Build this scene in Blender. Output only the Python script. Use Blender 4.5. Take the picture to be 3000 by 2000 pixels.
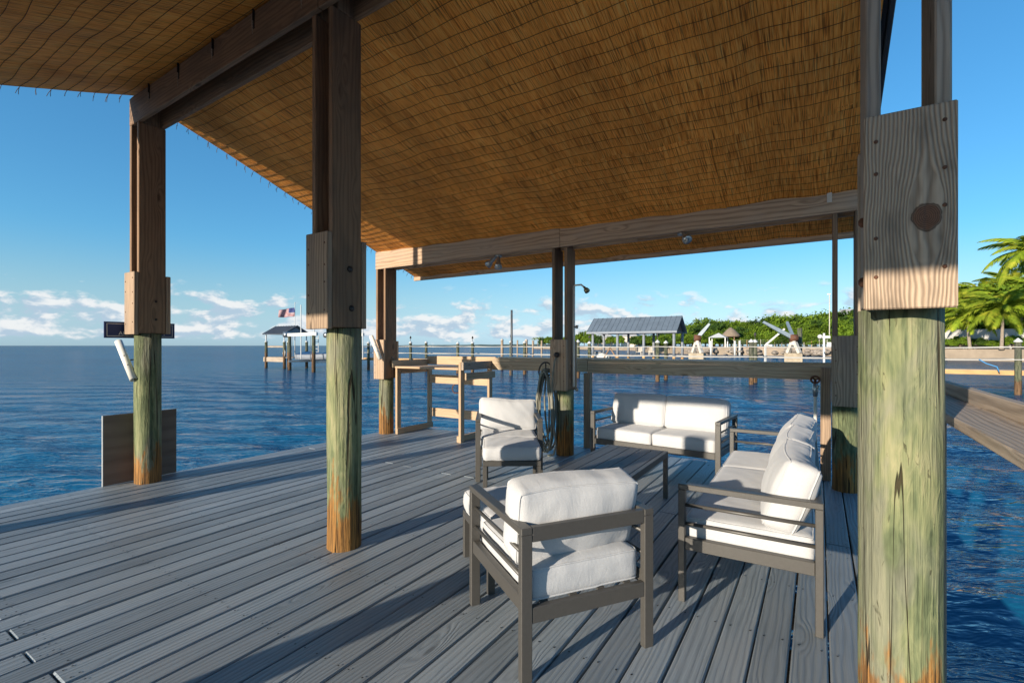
import bpy, bmesh, math, random
import numpy as np
from mathutils import Vector, Matrix, noise as mnoise

# ------------------------------------------------------------------ reset
for o in list(bpy.data.objects):
    bpy.data.objects.remove(o, do_unlink=True)
scene = bpy.context.scene
C = scene.collection
R = math.radians

# ------------------------------------------------------------------ camera
YAW = R(32.3)
CAMH = 1.37
cam_d = bpy.data.cameras.new('camera')
cam = bpy.data.objects.new('camera', cam_d)
C.objects.link(cam)
cam.location = (0, 0, CAMH)
cam.rotation_euler = (R(90), 0, YAW)
cam_d.sensor_width = 36
cam_d.lens = 1424 / 3000 * 36
cam_d.shift_y = 12 / 3000
cam_d.clip_start = 0.05
cam_d.clip_end = 30000
scene.camera = cam

# ------------------------------------------------------------------ light, sky, exposure
SUN_AZ, SUN_EL = R(14.0), R(13.0)         # heading the light travels to, measured from +Y to +X
scene.view_settings.view_transform = 'Standard'
scene.view_settings.look = 'None'
scene.view_settings.exposure = 1.35
scene.view_settings.gamma = 1.0
sun_d = bpy.data.lights.new('sun', 'SUN')
sun_d.energy = 3.15
sun_d.angle = R(0.53)
sun_d.color = (1.0, 0.88, 0.72)
sun = bpy.data.objects.new('sun', sun_d)
C.objects.link(sun)
L = Vector((math.sin(SUN_AZ) * math.cos(SUN_EL), math.cos(SUN_AZ) * math.cos(SUN_EL), -math.sin(SUN_EL)))
sun.rotation_euler = L.to_track_quat('-Z', 'Y').to_euler()
sun.location = (0, -20, 20)


def N(nt, typ, ins=None, **props):
    n = nt.nodes.new(typ)
    for k, v in props.items():
        setattr(n, k, v)
    for k, v in (ins or {}).items():
        s = n.inputs[k]
        if isinstance(v, bpy.types.NodeSocket):
            nt.links.new(v, s)
        else:
            s.default_value = v
    return n


def MATH(nt, op, a, b=0.0, c=0.0, clamp=False):
    n = N(nt, 'ShaderNodeMath', {0: a, 1: b, 2: c}, operation=op)
    n.use_clamp = clamp
    return n.outputs[0]


def VM(nt, op, a, b=(0, 0, 0)):
    n = N(nt, 'ShaderNodeVectorMath', {0: a, 1: b}, operation=op)
    return n.outputs[0]


def MR(nt, v, a, b, c=0.0, d=1.0, smooth=True):
    n = N(nt, 'ShaderNodeMapRange', {0: v, 1: a, 2: b, 3: c, 4: d})
    n.interpolation_type = 'SMOOTHSTEP' if smooth else 'LINEAR'
    return n.outputs[0]


def MIX(nt, f, a, b, blend='MIX'):
    n = nt.nodes.new('ShaderNodeMix')
    n.data_type = 'RGBA'
    n.blend_type = blend
    n.clamp_factor = True
    for s, v in ((n.inputs[0], f), (n.inputs[6], a), (n.inputs[7], b)):
        if isinstance(v, bpy.types.NodeSocket):
            nt.links.new(v, s)
        else:
            s.default_value = v if not (isinstance(v, tuple) and len(v) == 3) else (*v, 1)
    return n.outputs[2]


def NOISE(nt, vec, scale=1.0, detail=2.0, rough=0.5, dist=0.0, out=0):
    n = N(nt, 'ShaderNodeTexNoise', {'Vector': vec, 'Scale': scale, 'Detail': detail, 'Roughness': rough, 'Distortion': dist})
    return n.outputs[out]


def RAMP(nt, f, stops):
    n = nt.nodes.new('ShaderNodeValToRGB')
    nt.links.new(f, n.inputs[0])
    cr = n.color_ramp
    while len(cr.elements) < len(stops):
        cr.elements.new(0.5)
    for e, (p, c) in zip(cr.elements, stops):
        e.position = p
        e.color = (*c, 1)
    return n.outputs[0]


world = bpy.data.worlds.new('World')
scene.world = world
world.use_nodes = True
wt = world.node_tree
wt.nodes.clear()
sky = N(wt, 'ShaderNodeTexSky', sky_type='NISHITA')
sky.sun_disc = False
sky.sun_elevation = SUN_EL
sky.sun_rotation = R(180) + SUN_AZ
sky.altitude = 0
sky.air_density = 1.0
sky.dust_density = 0.25
sky.ozone_density = 2.2
SKY_S = 0.104
tcw = N(wt, 'ShaderNodeTexCoord')
dirv = tcw.outputs['Generated']
sepw = N(wt, 'ShaderNodeSeparateXYZ', {0: dirv})
zc = sepw.outputs[2]
CS = (15.0, 15.0, 33.0)
cp = VM(wt, 'ADD', VM(wt, 'MULTIPLY', dirv, CS), (3.3, 1.7, 0.35))
cn = NOISE(wt, cp, 1.0, 9.0, 0.56, 0.15)
cup = NOISE(wt, VM(wt, 'ADD', cp, (0.05, 0.10, 0.26)), 1.0, 5.0, 0.56, 0.15)
# clear maritime air: deeper blue overhead, pale blue (not yellow) towards the horizon, the same all round
hsw = N(wt, 'ShaderNodeHueSaturation', {'Saturation': 1.22, 'Value': 0.92, 'Color': sky.outputs[0]})
skyc = MIX(wt, 1.0, hsw.outputs[0], (0.37, 0.87, 1.20), 'MULTIPLY')
lum = N(wt, 'ShaderNodeRGBToBW', {0: sky.outputs[0]}).outputs[0]
pale = MIX(wt, 1.0, N(wt, 'ShaderNodeCombineXYZ', {0: lum, 1: lum, 2: lum}).outputs[0], (0.47, 0.75, 0.96), 'MULTIPLY')
skyc = MIX(wt, MR(wt, zc, 0.0, 0.20, 0.92, 0.0), skyc, pale)
skyc = N(wt, 'ShaderNodeGamma', {0: skyc, 1: 0.75}).outputs[0]
bg = N(wt, 'ShaderNodeBackground', {'Color': skyc, 'Strength': SKY_S})
band = MATH(wt, 'MULTIPLY', MR(wt, zc, 0.0, 0.025), MR(wt, zc, 0.045, 0.125, 1.0, 0.0))
thr = MATH(wt, 'ADD', MATH(wt, 'MULTIPLY', band, 0.205), cn)
alpha = MR(wt, thr, 0.595, 0.735)
lit = MR(wt, MATH(wt, 'SUBTRACT', cn, cup), -0.06, 0.10)
ccol = MIX(wt, lit, (0.40, 0.51, 0.63), (0.80, 0.80, 0.80))
bgc = N(wt, 'ShaderNodeBackground', {'Color': ccol, 'Strength': 0.46})
alpha = MATH(wt, 'MULTIPLY', alpha, MR(wt, zc, 0.080, 0.13, 0.86, 0.0))
mixw = N(wt, 'ShaderNodeMixShader', {0: alpha, 1: bg.outputs[0], 2: bgc.outputs[0]})
outw = N(wt, 'ShaderNodeOutputWorld', {'Surface': mixw.outputs[0]})

# ------------------------------------------------------------------ helpers: pixels of the photograph -> places
SN, CN = math.sin(YAW), math.cos(YAW)


def XatY(px, Y):
    xn = (px - 1500) / 1424
    return Y * (xn * CN - SN) / (xn * SN + CN)


def depth(X, Y):
    return -X * SN + Y * CN


def zat(py, X, Y):
    return CAMH + (1012 - py) / 1424 * depth(X, Y)


# ------------------------------------------------------------------ helpers: objects
def tag(o, label=None, cat=None, group=None, kind=None):
    if label: o['label'] = label
    if cat: o['category'] = cat
    if group: o['group'] = group
    if kind: o['kind'] = kind
    return o


def thing(name, label, cat, loc=(0, 0, 0), rz=0.0, group=None):
    o = bpy.data.objects.new(name, None)
    o.empty_display_size = 0.1
    C.objects.link(o)
    o.location = loc
    o.rotation_euler = (0, 0, rz)
    return tag(o, label, cat, group)


def put(name, me, parent=None, mat4=None, world=True):
    """link mesh as object; mat4 is in world space when world=True, else in parent space"""
    o = bpy.data.objects.new(name, me)
    C.objects.link(o)
    m = mat4 if mat4 is not None else Matrix()
    if parent is not None:
        o.parent = parent
        if world:
            m = wmat(parent).inverted() @ m
    o.matrix_basis = m
    return o


def wmat(o):
    m = o.matrix_basis.copy()
    if o.parent is not None:
        m = wmat(o.parent) @ m
    return m


def mesh(name, verts, faces, mats, smooth=False, midx=None):
    me = bpy.data.meshes.new(name)
    me.from_pydata([tuple(v) for v in verts], [], faces)
    for m in (mats if isinstance(mats, (list, tuple)) else [mats]):
        me.materials.append(m)
    if midx is not None:
        me.polygons.foreach_set('material_index', midx)
    if smooth:
        me.polygons.foreach_set('use_smooth', [True] * len(me.polygons))
    me.update()
    return me


class MB:
    def __init__(s):
        s.v = []; s.f = []; s.mi = []

    def add(s, vs, fs, mi=0):
        b = len(s.v)
        s.v += [tuple(v) for v in vs]
        s.f += [tuple(b + i for i in f) for f in fs]
        s.mi += [mi] * len(fs)

    def box(s, lo, hi, mi=0, m=None):
        x0, y0, z0 = lo; x1, y1, z1 = hi
        vs = [Vector(p) for p in ((x0, y0, z0), (x1, y0, z0), (x1, y1, z0), (x0, y1, z0), (x0, y0, z1), (x1, y0, z1), (x1, y1, z1), (x0, y1, z1))]
        if m is not None: vs = [m @ v for v in vs]
        s.add(vs, [(0, 3, 2, 1), (4, 5, 6, 7), (0, 1, 5, 4), (1, 2, 6, 5), (2, 3, 7, 6), (3, 0, 4, 7)], mi)

    def bar(s, p0, p1, w, h, mi=0, up=(0, 0, 1)):
        p0 = Vector(p0); p1 = Vector(p1)
        m = frame(p0, p1, up)
        ln = (p1 - p0).length
        s.box((-ln / 2, -w / 2, -h / 2), (ln / 2, w / 2, h / 2), mi, m)

    def tube(s, pts, r, n=8, mi=0, closed=False, caps=True, squash=None):
        pts = [Vector(p) for p in pts]
        k = len(pts)
        rs = r if isinstance(r, (list, tuple)) else [r] * k
        vs = []
        prev = None
        for i in range(k):
            a = pts[i - 1] if (i > 0 or closed) else pts[i]
            b = pts[(i + 1) % k] if (i < k - 1 or closed) else pts[i]
            t = (b - a)
            if t.length < 1e-9: t = Vector((0, 0, 1))
            t.normalize()
            if prev is None:
                u = t.orthogonal().normalized()
            else:
                u = (prev - t * prev.dot(t))
                u = u.normalized() if u.length > 1e-6 else t.orthogonal().normalized()
            prev = u
            w = t.cross(u)
            for j in range(n):
                an = 2 * math.pi * j / n
                vs.append(pts[i] + (u * math.cos(an) + w * math.sin(an)) * rs[i])
        fs = []
        for i in range(k if closed else k - 1):
            a = i * n; b = ((i + 1) % k) * n
            for j in range(n):
                fs.append((a + j, a + (j + 1) % n, b + (j + 1) % n, b + j))
        if caps and not closed:
            fs.append(tuple(range(n - 1, -1, -1)))
            fs.append(tuple((k - 1) * n + j for j in range(n)))
        s.add(vs, fs, mi)

    def lathe(s, c, prof, n=16, mi=0):
        """prof = [(r, z), ...] about the vertical through c"""
        c = Vector(c)
        vs = []
        for r, z in prof:
            for j in range(n):
                a = 2 * math.pi * j / n
                vs.append(c + Vector((r * math.cos(a), r * math.sin(a), z)))
        fs = []
        for i in range(len(prof) - 1):
            for j in range(n):
                fs.append((i * n + j, i * n + (j + 1) % n, (i + 1) * n + (j + 1) % n, (i + 1) * n + j))
        fs.append(tuple(range(n - 1, -1, -1)))
        fs.append(tuple((len(prof) - 1) * n + j for j in range(n)))
        s.add(vs, fs, mi)

    def mesh(s, name, mats, smooth=False):
        return mesh(name, s.v, s.f, mats, smooth, s.mi)

    def build(s, name, mats, parent=None, smooth=False, mat4=None, world=True):
        return put(name, s.mesh(name, mats, smooth), parent, mat4, world)


def frame(p0, p1, up=(0, 0, 1)):
    """matrix whose X runs p0->p1, Z leans to up, origin in the middle"""
    p0 = Vector(p0); p1 = Vector(p1)
    x = (p1 - p0).normalized()
    up = Vector(up)
    z = (up - x * up.dot(x))
    if z.length < 1e-6: z = x.orthogonal()
    z.normalize()
    y = z.cross(x)
    m = Matrix((x, y, z)).transposed().to_4x4()
    m.translation = (p0 + p1) / 2
    return m


_bcache = {}


def board_mesh(ln, w, h, mat, bev=0.004):
    key = (round(ln, 3), round(w, 4), round(h, 4), mat.name, round(bev, 4))
    if key not in _bcache:
        bm = bmesh.new()
        bmesh.ops.create_cube(bm, size=1.0)
        bmesh.ops.scale(bm, vec=(ln, w, h), verts=bm.verts)
        if bev > 0:
            bmesh.ops.bevel(bm, geom=list(bm.edges), offset=bev, segments=1, affect='EDGES')
        me = bpy.data.meshes.new('board')
        bm.to_mesh(me); bm.free()
        me.materials.append(mat)
        _bcache[key] = me
    return _bcache[key]


def board(name, p0, p1, w, h, mat, parent, up=(0, 0, 1), bev=0.004, flip=None):
    """a plank from p0 to p1; h is its size along up, w across"""
    me = board_mesh((Vector(p1) - Vector(p0)).length, w, h, mat, bev)
    return put(name, me, parent, frame(p0, p1, up))


def tree_copy(o, loc, rz=None, label=None, group=None, scale=None):
    """copy of a thing with its parts and sub-parts"""
    def cp(s, par):
        c = s.copy(); C.objects.link(c)
        if par is not None:
            c.parent = par
        for ch in kids.get(s.name, []):
            cp(ch, c)
        return c
    kids = {}
    stack = [o]
    while stack:
        s = stack.pop()
        ks = [k for k in ALLCH(s)]
        kids[s.name] = ks
        stack += ks
    r = cp(o, None)
    r.location = loc
    if rz is not None: r.rotation_euler = (0, 0, rz)
    if scale is not None: r.scale = scale if not isinstance(scale, (int, float)) else (scale,) * 3
    tag(r, label, None, group)
    return r


def ALLCH(o):
    return list(o.children)


# ------------------------------------------------------------------ materials
def mat_new(name):
    m = bpy.data.materials.new(name)
    m.use_nodes = True
    nt = m.node_tree
    nt.nodes.clear()
    out = nt.nodes.new('ShaderNodeOutputMaterial')
    b = nt.nodes.new('ShaderNodeBsdfPrincipled')
    nt.links.new(b.outputs[0], out.inputs[0])
    return m, nt, b


def setin(nt, b, **kw):
    for k, v in kw.items():
        s = b.inputs[k.replace('_', ' ')]
        if isinstance(v, bpy.types.NodeSocket):
            nt.links.new(v, s)
        else:
            s.default_value = (*v, 1) if isinstance(v, tuple) and len(v) == 3 and s.type == 'RGBA' else v


def bump(nt, b, h, strength=0.4, dist=0.01):
    n = N(nt, 'ShaderNodeBump', {'Height': h, 'Strength': strength, 'Distance': dist})
    nt.links.new(n.outputs[0], b.inputs['Normal'])


def objvec(nt, k=(37.0, 11.0, 7.0)):
    tc = N(nt, 'ShaderNodeTexCoord')
    oi = N(nt, 'ShaderNodeObjectInfo')
    r = oi.outputs['Random']
    cx = N(nt, 'ShaderNodeCombineXYZ', {0: MATH(nt, 'MULTIPLY', r, k[0]), 1: MATH(nt, 'MULTIPLY', r, k[1]), 2: MATH(nt, 'MULTIPLY', r, k[2])})
    return tc.outputs['Object'], VM(nt, 'ADD', tc.outputs['Object'], cx.outputs[0]), r


def wood(name, light, dark, rings=55.0, rough=0.75, contrast=1.0, stain=None, stain_amt=0.0, var=0.25, bmp=0.35, axis='x', fibre=140.0, knots=True, spec=0.3):
    """grain along local X (boards) : bands that wander, knots, fibre, weathering"""
    m, nt, b = mat_new(name)
    o, p, r = objvec(nt)
    wob = NOISE(nt, VM(nt, 'MULTIPLY', p, (0.9, 6.0, 6.0)), 1.0, 3.0, 0.5)
    sep = N(nt, 'ShaderNodeSeparateXYZ', {0: p})
    q = MATH(nt, 'ADD', sep.outputs[1], MATH(nt, 'MULTIPLY', sep.outputs[2], 0.8))
    q = MATH(nt, 'ADD', q, MATH(nt, 'MULTIPLY', wob, 0.11))
    kk = None
    if knots:
        vo = N(nt, 'ShaderNodeTexVoronoi', {'Vector': VM(nt, 'MULTIPLY', p, (1.6, 6.0, 6.0)), 'Scale': 1.0})
        kd = vo.outputs['Distance']
        kk = MR(nt, kd, 0.06, 0.34, 1.0, 0.0)
        q = MATH(nt, 'ADD', q, MATH(nt, 'MULTIPLY', kk, 0.055))
    s = MATH(nt, 'SINE', MATH(nt, 'MULTIPLY', q, rings * 6.283))
    s = MATH(nt, 'MULTIPLY_ADD', s, 0.5, 0.5)
    s = MATH(nt, 'POWER', s, 1.7)
    fib = NOISE(nt, VM(nt, 'MULTIPLY', p, (3.0, fibre, fibre)), 1.0, 2.0, 0.6)
    f = MATH(nt, 'ADD', MATH(nt, 'MULTIPLY', s, 0.55 * contrast), MATH(nt, 'MULTIPLY', MATH(nt, 'SUBTRACT', fib, 0.5), 0.9 * contrast), clamp=True)
    col = MIX(nt, f, light, dark)
    big = NOISE(nt, VM(nt, 'MULTIPLY', p, (1.3, 5.0, 5.0)), 1.0, 3.0, 0.6)
    if stain is not None:
        st = MR(nt, big, 0.42, 0.66)
        col = MIX(nt, MATH(nt, 'MULTIPLY', st, stain_amt), col, stain)
    if knots:
        core = MR(nt, kd, 0.035, 0.10, 1.0, 0.0)
        col = MIX(nt, MATH(nt, 'MULTIPLY', core, 0.75), col, tuple(c * 0.35 for c in dark))
    if name == 'deck_stain':
        g = N(nt, 'ShaderNodeNewGeometry').outputs['Position']
        sc_ = NOISE(nt, VM(nt, 'MULTIPLY', g, (2.6, 1.1, 1.0)), 1.0, 5.0, 0.65, 0.6)
        col = MIX(nt, MR(nt, sc_, 0.60, 0.70, 0.0, 0.45), col, (0.38, 0.415, 0.43))
        wn = NOISE(nt, VM(nt, 'MULTIPLY', g, (0.5, 0.35, 1.0)), 1.0, 3.0, 0.55)
        col = MIX(nt, MR(nt, wn, 0.42, 0.62, 0.0, 0.35), col, (0.205, 0.225, 0.24))
    tone = MATH(nt, 'MULTIPLY_ADD', r, var, 1 - var / 2)
    tone = MATH(nt, 'MULTIPLY', tone, MR(nt, big, 0.2, 0.8, 0.82, 1.18))
    hs = N(nt, 'ShaderNodeHueSaturation', {'Value': tone, 'Color': col})
    setin(nt, b, Base_Color=hs.outputs[0], Roughness=rough)
    b.inputs['Specular IOR Level'].default_value = spec
    bump(nt, b, MATH(nt, 'SUBTRACT', MATH(nt, 'MULTIPLY', fib, 0.8), MATH(nt, 'MULTIPLY', s, 0.6)), bmp, 0.004)
    return m


def plain(name, col, rough=0.5, metal=0.0, noise_amt=0.12, scale=20.0, bmp=0.0, spec=0.5):
    m, nt, b = mat_new(name)
    o, p, r = objvec(nt)
    n = NOISE(nt, p, scale, 4.0, 0.6)
    hs = N(nt, 'ShaderNodeHueSaturation', {'Value': MR(nt, n, 0.25, 0.75, 1 - noise_amt, 1 + noise_amt), 'Color': (*col, 1)})
    setin(nt, b, Base_Color=hs.outputs[0], Roughness=rough, Metallic=metal)
    b.inputs['Specular IOR Level'].default_value = spec
    if bmp: bump(nt, b, n, bmp, 0.005)
    return m


M = {}
M['wood_post'] = wood('wood_post', (0.40, 0.285, 0.19), (0.15, 0.10, 0.064), rings=40, contrast=1.15, stain=(0.16, 0.12, 0.095), stain_amt=0.7)
M['wood_dark'] = wood('wood_dark', (0.29, 0.175, 0.10), (0.115, 0.066, 0.038), rings=40, contrast=0.9, stain=(0.09, 0.065, 0.045), stain_amt=0.6)
M['wood_beam'] = wood('wood_beam', (0.50, 0.345, 0.225), (0.19, 0.118, 0.072), rings=26, contrast=1.1, stain=(0.30, 0.235, 0.18), stain_amt=0.6)
M['wood_cedar'] = wood('wood_cedar', (0.47, 0.325, 0.205), (0.27, 0.175, 0.10), rings=30, contrast=0.7, stain=(0.33, 0.24, 0.17), stain_amt=0.4)
M['wood_grey'] = wood('wood_grey', (0.42, 0.335, 0.255), (0.17, 0.13, 0.095), rings=45, contrast=1.1, stain=(0.20, 0.17, 0.15), stain_amt=0.5)
M['wood_rail'] = wood('wood_rail', (0.50, 0.385, 0.265), (0.25, 0.175, 0.11), rings=30, contrast=0.9, stain=(0.27, 0.235, 0.155), stain_amt=0.5)
M['wood_dock'] = wood('wood_dock', (0.36, 0.29, 0.22), (0.20, 0.155, 0.115), rings=20, contrast=0.8)
M['wood_orange'] = wood('wood_orange', (0.50, 0.30, 0.13), (0.32, 0.17, 0.07), rings=20, contrast=0.8)
M['deck'] = wood('deck_stain', (0.265, 0.305, 0.338), (0.098, 0.120, 0.140), rings=38, rough=0.5, contrast=0.75, stain=(0.205, 0.215, 0.222), stain_amt=0.5, var=0.42, bmp=0.55, fibre=170, spec=0.5)
M['panel'] = wood('plywood_panel', (0.19, 0.145, 0.115), (0.085, 0.062, 0.048), rings=9, contrast=0.55, knots=False)
M['metal_frame'] = plain('powder_coated_metal', (0.064, 0.060, 0.054), 0.42, 0.0, 0.06, 60, 0.03)
M['steel'] = plain('galvanised_steel', (0.42, 0.42, 0.41), 0.35, 0.9, 0.15, 40)
M['rust'] = plain('rusty_iron', (0.13, 0.055, 0.03), 0.8, 0.2, 0.35, 60, 0.3)
M['black_iron'] = plain('dark_iron', (0.03, 0.026, 0.024), 0.5, 0.4, 0.2, 60)
M['pvc'] = plain('pvc_plastic', (0.74, 0.71, 0.63), 0.4, 0, 0.05, 12)
M['white_paint'] = plain('white_paint', (0.52, 0.52, 0.50), 0.45, 0, 0.06, 6)
M['white_rust'] = plain('white_paint_rusting', (0.50, 0.46, 0.40), 0.6, 0, 0.25, 3)
M['crane_grey'] = plain('grey_blue_crane_paint', (0.21, 0.26, 0.30), 0.5, 0, 0.12, 4)
M['rope'] = plain('white_rope', (0.44, 0.42, 0.38), 0.8, 0, 0.06, 30)
M['hose'] = plain('rubber_hose', (0.18, 0.175, 0.135), 0.6, 0, 0.2, 14)
M['thread'] = plain('mat_thread', (0.05, 0.03, 0.015), 0.9, 0, 0.1, 30)
M['roof_top'] = plain('roof_sheet', (0.05, 0.055, 0.06), 0.5, 0.3, 0.15, 8)
M['roof_blue'] = plain('blue_grey_metal_roof', (0.135, 0.165, 0.195), 0.42, 0.15, 0.12, 1.2)
M['roof_grey'] = plain('dark_grey_metal_roof', (0.075, 0.085, 0.10), 0.45, 0.2, 0.12, 1.0)
M['gable'] = plain('grey_gable_boarding', (0.20, 0.22, 0.25), 0.7, 0, 0.1, 3)
M['navy'] = plain('navy_sign_face', (0.012, 0.030, 0.12), 0.6, 0, 0.1, 15)
M['sign_white'] = plain('sign_lettering', (0.72, 0.70, 0.64), 0.5, 0, 0.03, 10)
M['concrete'] = plain('stained_concrete', (0.33, 0.27, 0.19), 0.85, 0, 0.25, 2, 0.2)
M['rock'] = plain('shore_rock', (0.23, 0.195, 0.16), 0.9, 0, 0.5, 1.2, 0.6)
M['sand'] = plain('pale_sand', (0.27, 0.215, 0.16), 0.9, 0, 0.15, 0.6, 0.1)
M['wall_white'] = plain('white_wall', (0.42, 0.41, 0.39), 0.7, 0, 0.08, 0.7)
M['thatch'] = plain('thatch', (0.21, 0.16, 0.115), 0.95, 0, 0.3, 6, 0.4)
M['brick_path'] = plain('red_paving', (0.25, 0.115, 0.085), 0.85, 0, 0.25, 3)
M['tarp'] = plain('blue_tarp', (0.02, 0.075, 0.17), 0.5, 0, 0.2, 3)
M['dark_hull'] = plain('dark_machinery', (0.06, 0.065, 0.07), 0.5, 0, 0.2, 4)
M['flag_red'] = plain('flag_red', (0.27, 0.015, 0.025), 0.8, 0, 0.05, 4)
M['flag_white'] = plain('flag_white', (0.40, 0.39, 0.39), 0.8, 0, 0.05, 4)
M['flag_blue'] = plain('flag_blue', (0.02, 0.035, 0.14), 0.8, 0, 0.05, 4)
M['glass'] = plain('lamp_glass', (0.45, 0.45, 0.42), 0.12, 0.6, 0.1, 20)
M['chain_fence'] = plain('green_fence_wire', (0.13, 0.17, 0.11), 0.6, 0.2, 0.1, 5)
M['blue_rope'] = plain('blue_rope', (0.05, 0.22, 0.45), 0.7, 0, 0.1, 30)
M['house_wall'] = plain('cream_house_wall', (0.60, 0.52, 0.42), 0.8, 0, 0.08, 0.6)
M['palm_trunk'] = plain('palm_trunk', (0.24, 0.195, 0.15), 0.9, 0, 0.3, 9, 0.4)
M['bark'] = plain('bark', (0.13, 0.105, 0.08), 0.9, 0, 0.3, 6, 0.4)


def foliage(name, c1, c2, c3, sc=0.9):
    m, nt, b = mat_new(name)
    o, p, r = objvec(nt)
    n = NOISE(nt, p, sc, 3.0, 0.6)
    n2 = NOISE(nt, p, sc * 9, 1.0, 0.5)
    f = MATH(nt, 'ADD', MATH(nt, 'MULTIPLY', n, 0.7), MATH(nt, 'MULTIPLY', n2, 0.35))
    col = RAMP(nt, f, [(0.30, c1), (0.52, c2), (0.75, c3)])
    hs = N(nt, 'ShaderNodeHueSaturation', {'Value': MATH(nt, 'MULTIPLY_ADD', r, 0.4, 0.8), 'Color': col})
    setin(nt, b, Base_Color=hs.outputs[0], Roughness=0.7)
    b.inputs['Specular IOR Level'].default_value = 0.12
    tr = N(nt, 'ShaderNodeBsdfTranslucent', {'Color': hs.outputs[0]})
    mx = N(nt, 'ShaderNodeMixShader', {0: 0.3, 1: b.outputs[0], 2: tr.outputs[0]})
    nt.links.new(mx.outputs[0], nt.nodes['Material Output'].inputs[0])
    return m


M['leaf_mangrove'] = foliage('mangrove_leaves', (0.04, 0.080, 0.010), (0.125, 0.205, 0.018), (0.25, 0.34, 0.032), 0.5)
M['leaf_dark'] = foliage('dark_leaves', (0.018, 0.042, 0.010), (0.05, 0.10, 0.018), (0.10, 0.155, 0.028), 0.5)
M['leaf_palm'] = foliage('palm_leaves', (0.07, 0.13, 0.012), (0.22, 0.30, 0.022), (0.45, 0.42, 0.045), 0.6)


def mat_fabric():
    m, nt, b = mat_new('cushion_fabric')
    o, p, r = objvec(nt)
    w = NOISE(nt, VM(nt, 'MULTIPLY', p, (1, 1, 1)), 420.0, 2.0, 0.6)
    wr = NOISE(nt, p, 11.0, 3.0, 0.55, 0.6)
    wr2 = NOISE(nt, VM(nt, 'MULTIPLY', p, (3.0, 1.0, 1.6)), 14.0, 2.0, 0.5, 1.2)
    col = MIX(nt, MR(nt, w, 0.3, 0.7), (0.42, 0.42, 0.425), (0.51, 0.515, 0.52))
    setin(nt, b, Base_Color=col, Roughness=0.92)
    b.inputs['Specular IOR Level'].default_value = 0.1
    b.inputs['Sheen Weight'].default_value = 0.15
    h = MATH(nt, 'ADD', MATH(nt, 'MULTIPLY', w, 0.05), MATH(nt, 'ADD', MATH(nt, 'MULTIPLY', wr, 0.5), MATH(nt, 'MULTIPLY', wr2, 0.45)))
    bump(nt, b, h, 0.22, 0.012)
    return m


M['fabric'] = mat_fabric()


def mat_mat():
    """woven reeds: reeds along local Y, strands of colour, shade between reeds painted in as dark gaps"""
    m, nt, b = mat_new('woven_reed_mat')
    o, p, r = objvec(nt, (17.0, 5.0, 0.0))
    reed = NOISE(nt, VM(nt, 'MULTIPLY', p, (150.0, 3.6, 0.0)), 1.0, 2.0, 0.65)
    reed2 = NOISE(nt, VM(nt, 'MULTIPLY', p, (85.0, 3.0, 0.0)), 1.0, 3.0, 0.65)
    blot = NOISE(nt, VM(nt, 'MULTIPLY', p, (1.6, 0.7, 0.0)), 1.0, 3.0, 0.6)
    gap = NOISE(nt, VM(nt, 'MULTIPLY', p, (135.0, 4.0, 0.0)), 1.0, 1.0, 0.4)
    f = MATH(nt, 'ADD', MATH(nt, 'MULTIPLY', reed, 0.74), MATH(nt, 'MULTIPLY', reed2, 0.46))
    f = MATH(nt, 'SUBTRACT', f, 0.09)
    col = RAMP(nt, f, [(0.28, (0.15, 0.038, 0.005)), (0.39, (0.64, 0.20, 0.026)), (0.52, (0.97, 0.375, 0.062)), (0.74, (0.98, 0.57, 0.16))])
    g = MATH(nt, 'MULTIPLY', MR(nt, gap, 0.33, 0.42, 0.42, 1.0), MR(nt, blot, 0.3, 0.7, 0.80, 1.15))  # gap mask darkens the colour to paint in shadow between the reeds
    hs = N(nt, 'ShaderNodeHueSaturation', {'Value': g, 'Color': col})
    setin(nt, b, Base_Color=hs.outputs[0], Roughness=0.7)
    b.inputs['Specular IOR Level'].default_value = 0.25
    bump(nt, b, MATH(nt, 'ADD', reed, MATH(nt, 'MULTIPLY', gap, 0.6)), 0.9, 0.012)
    return m


M['mat'] = mat_mat()


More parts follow.
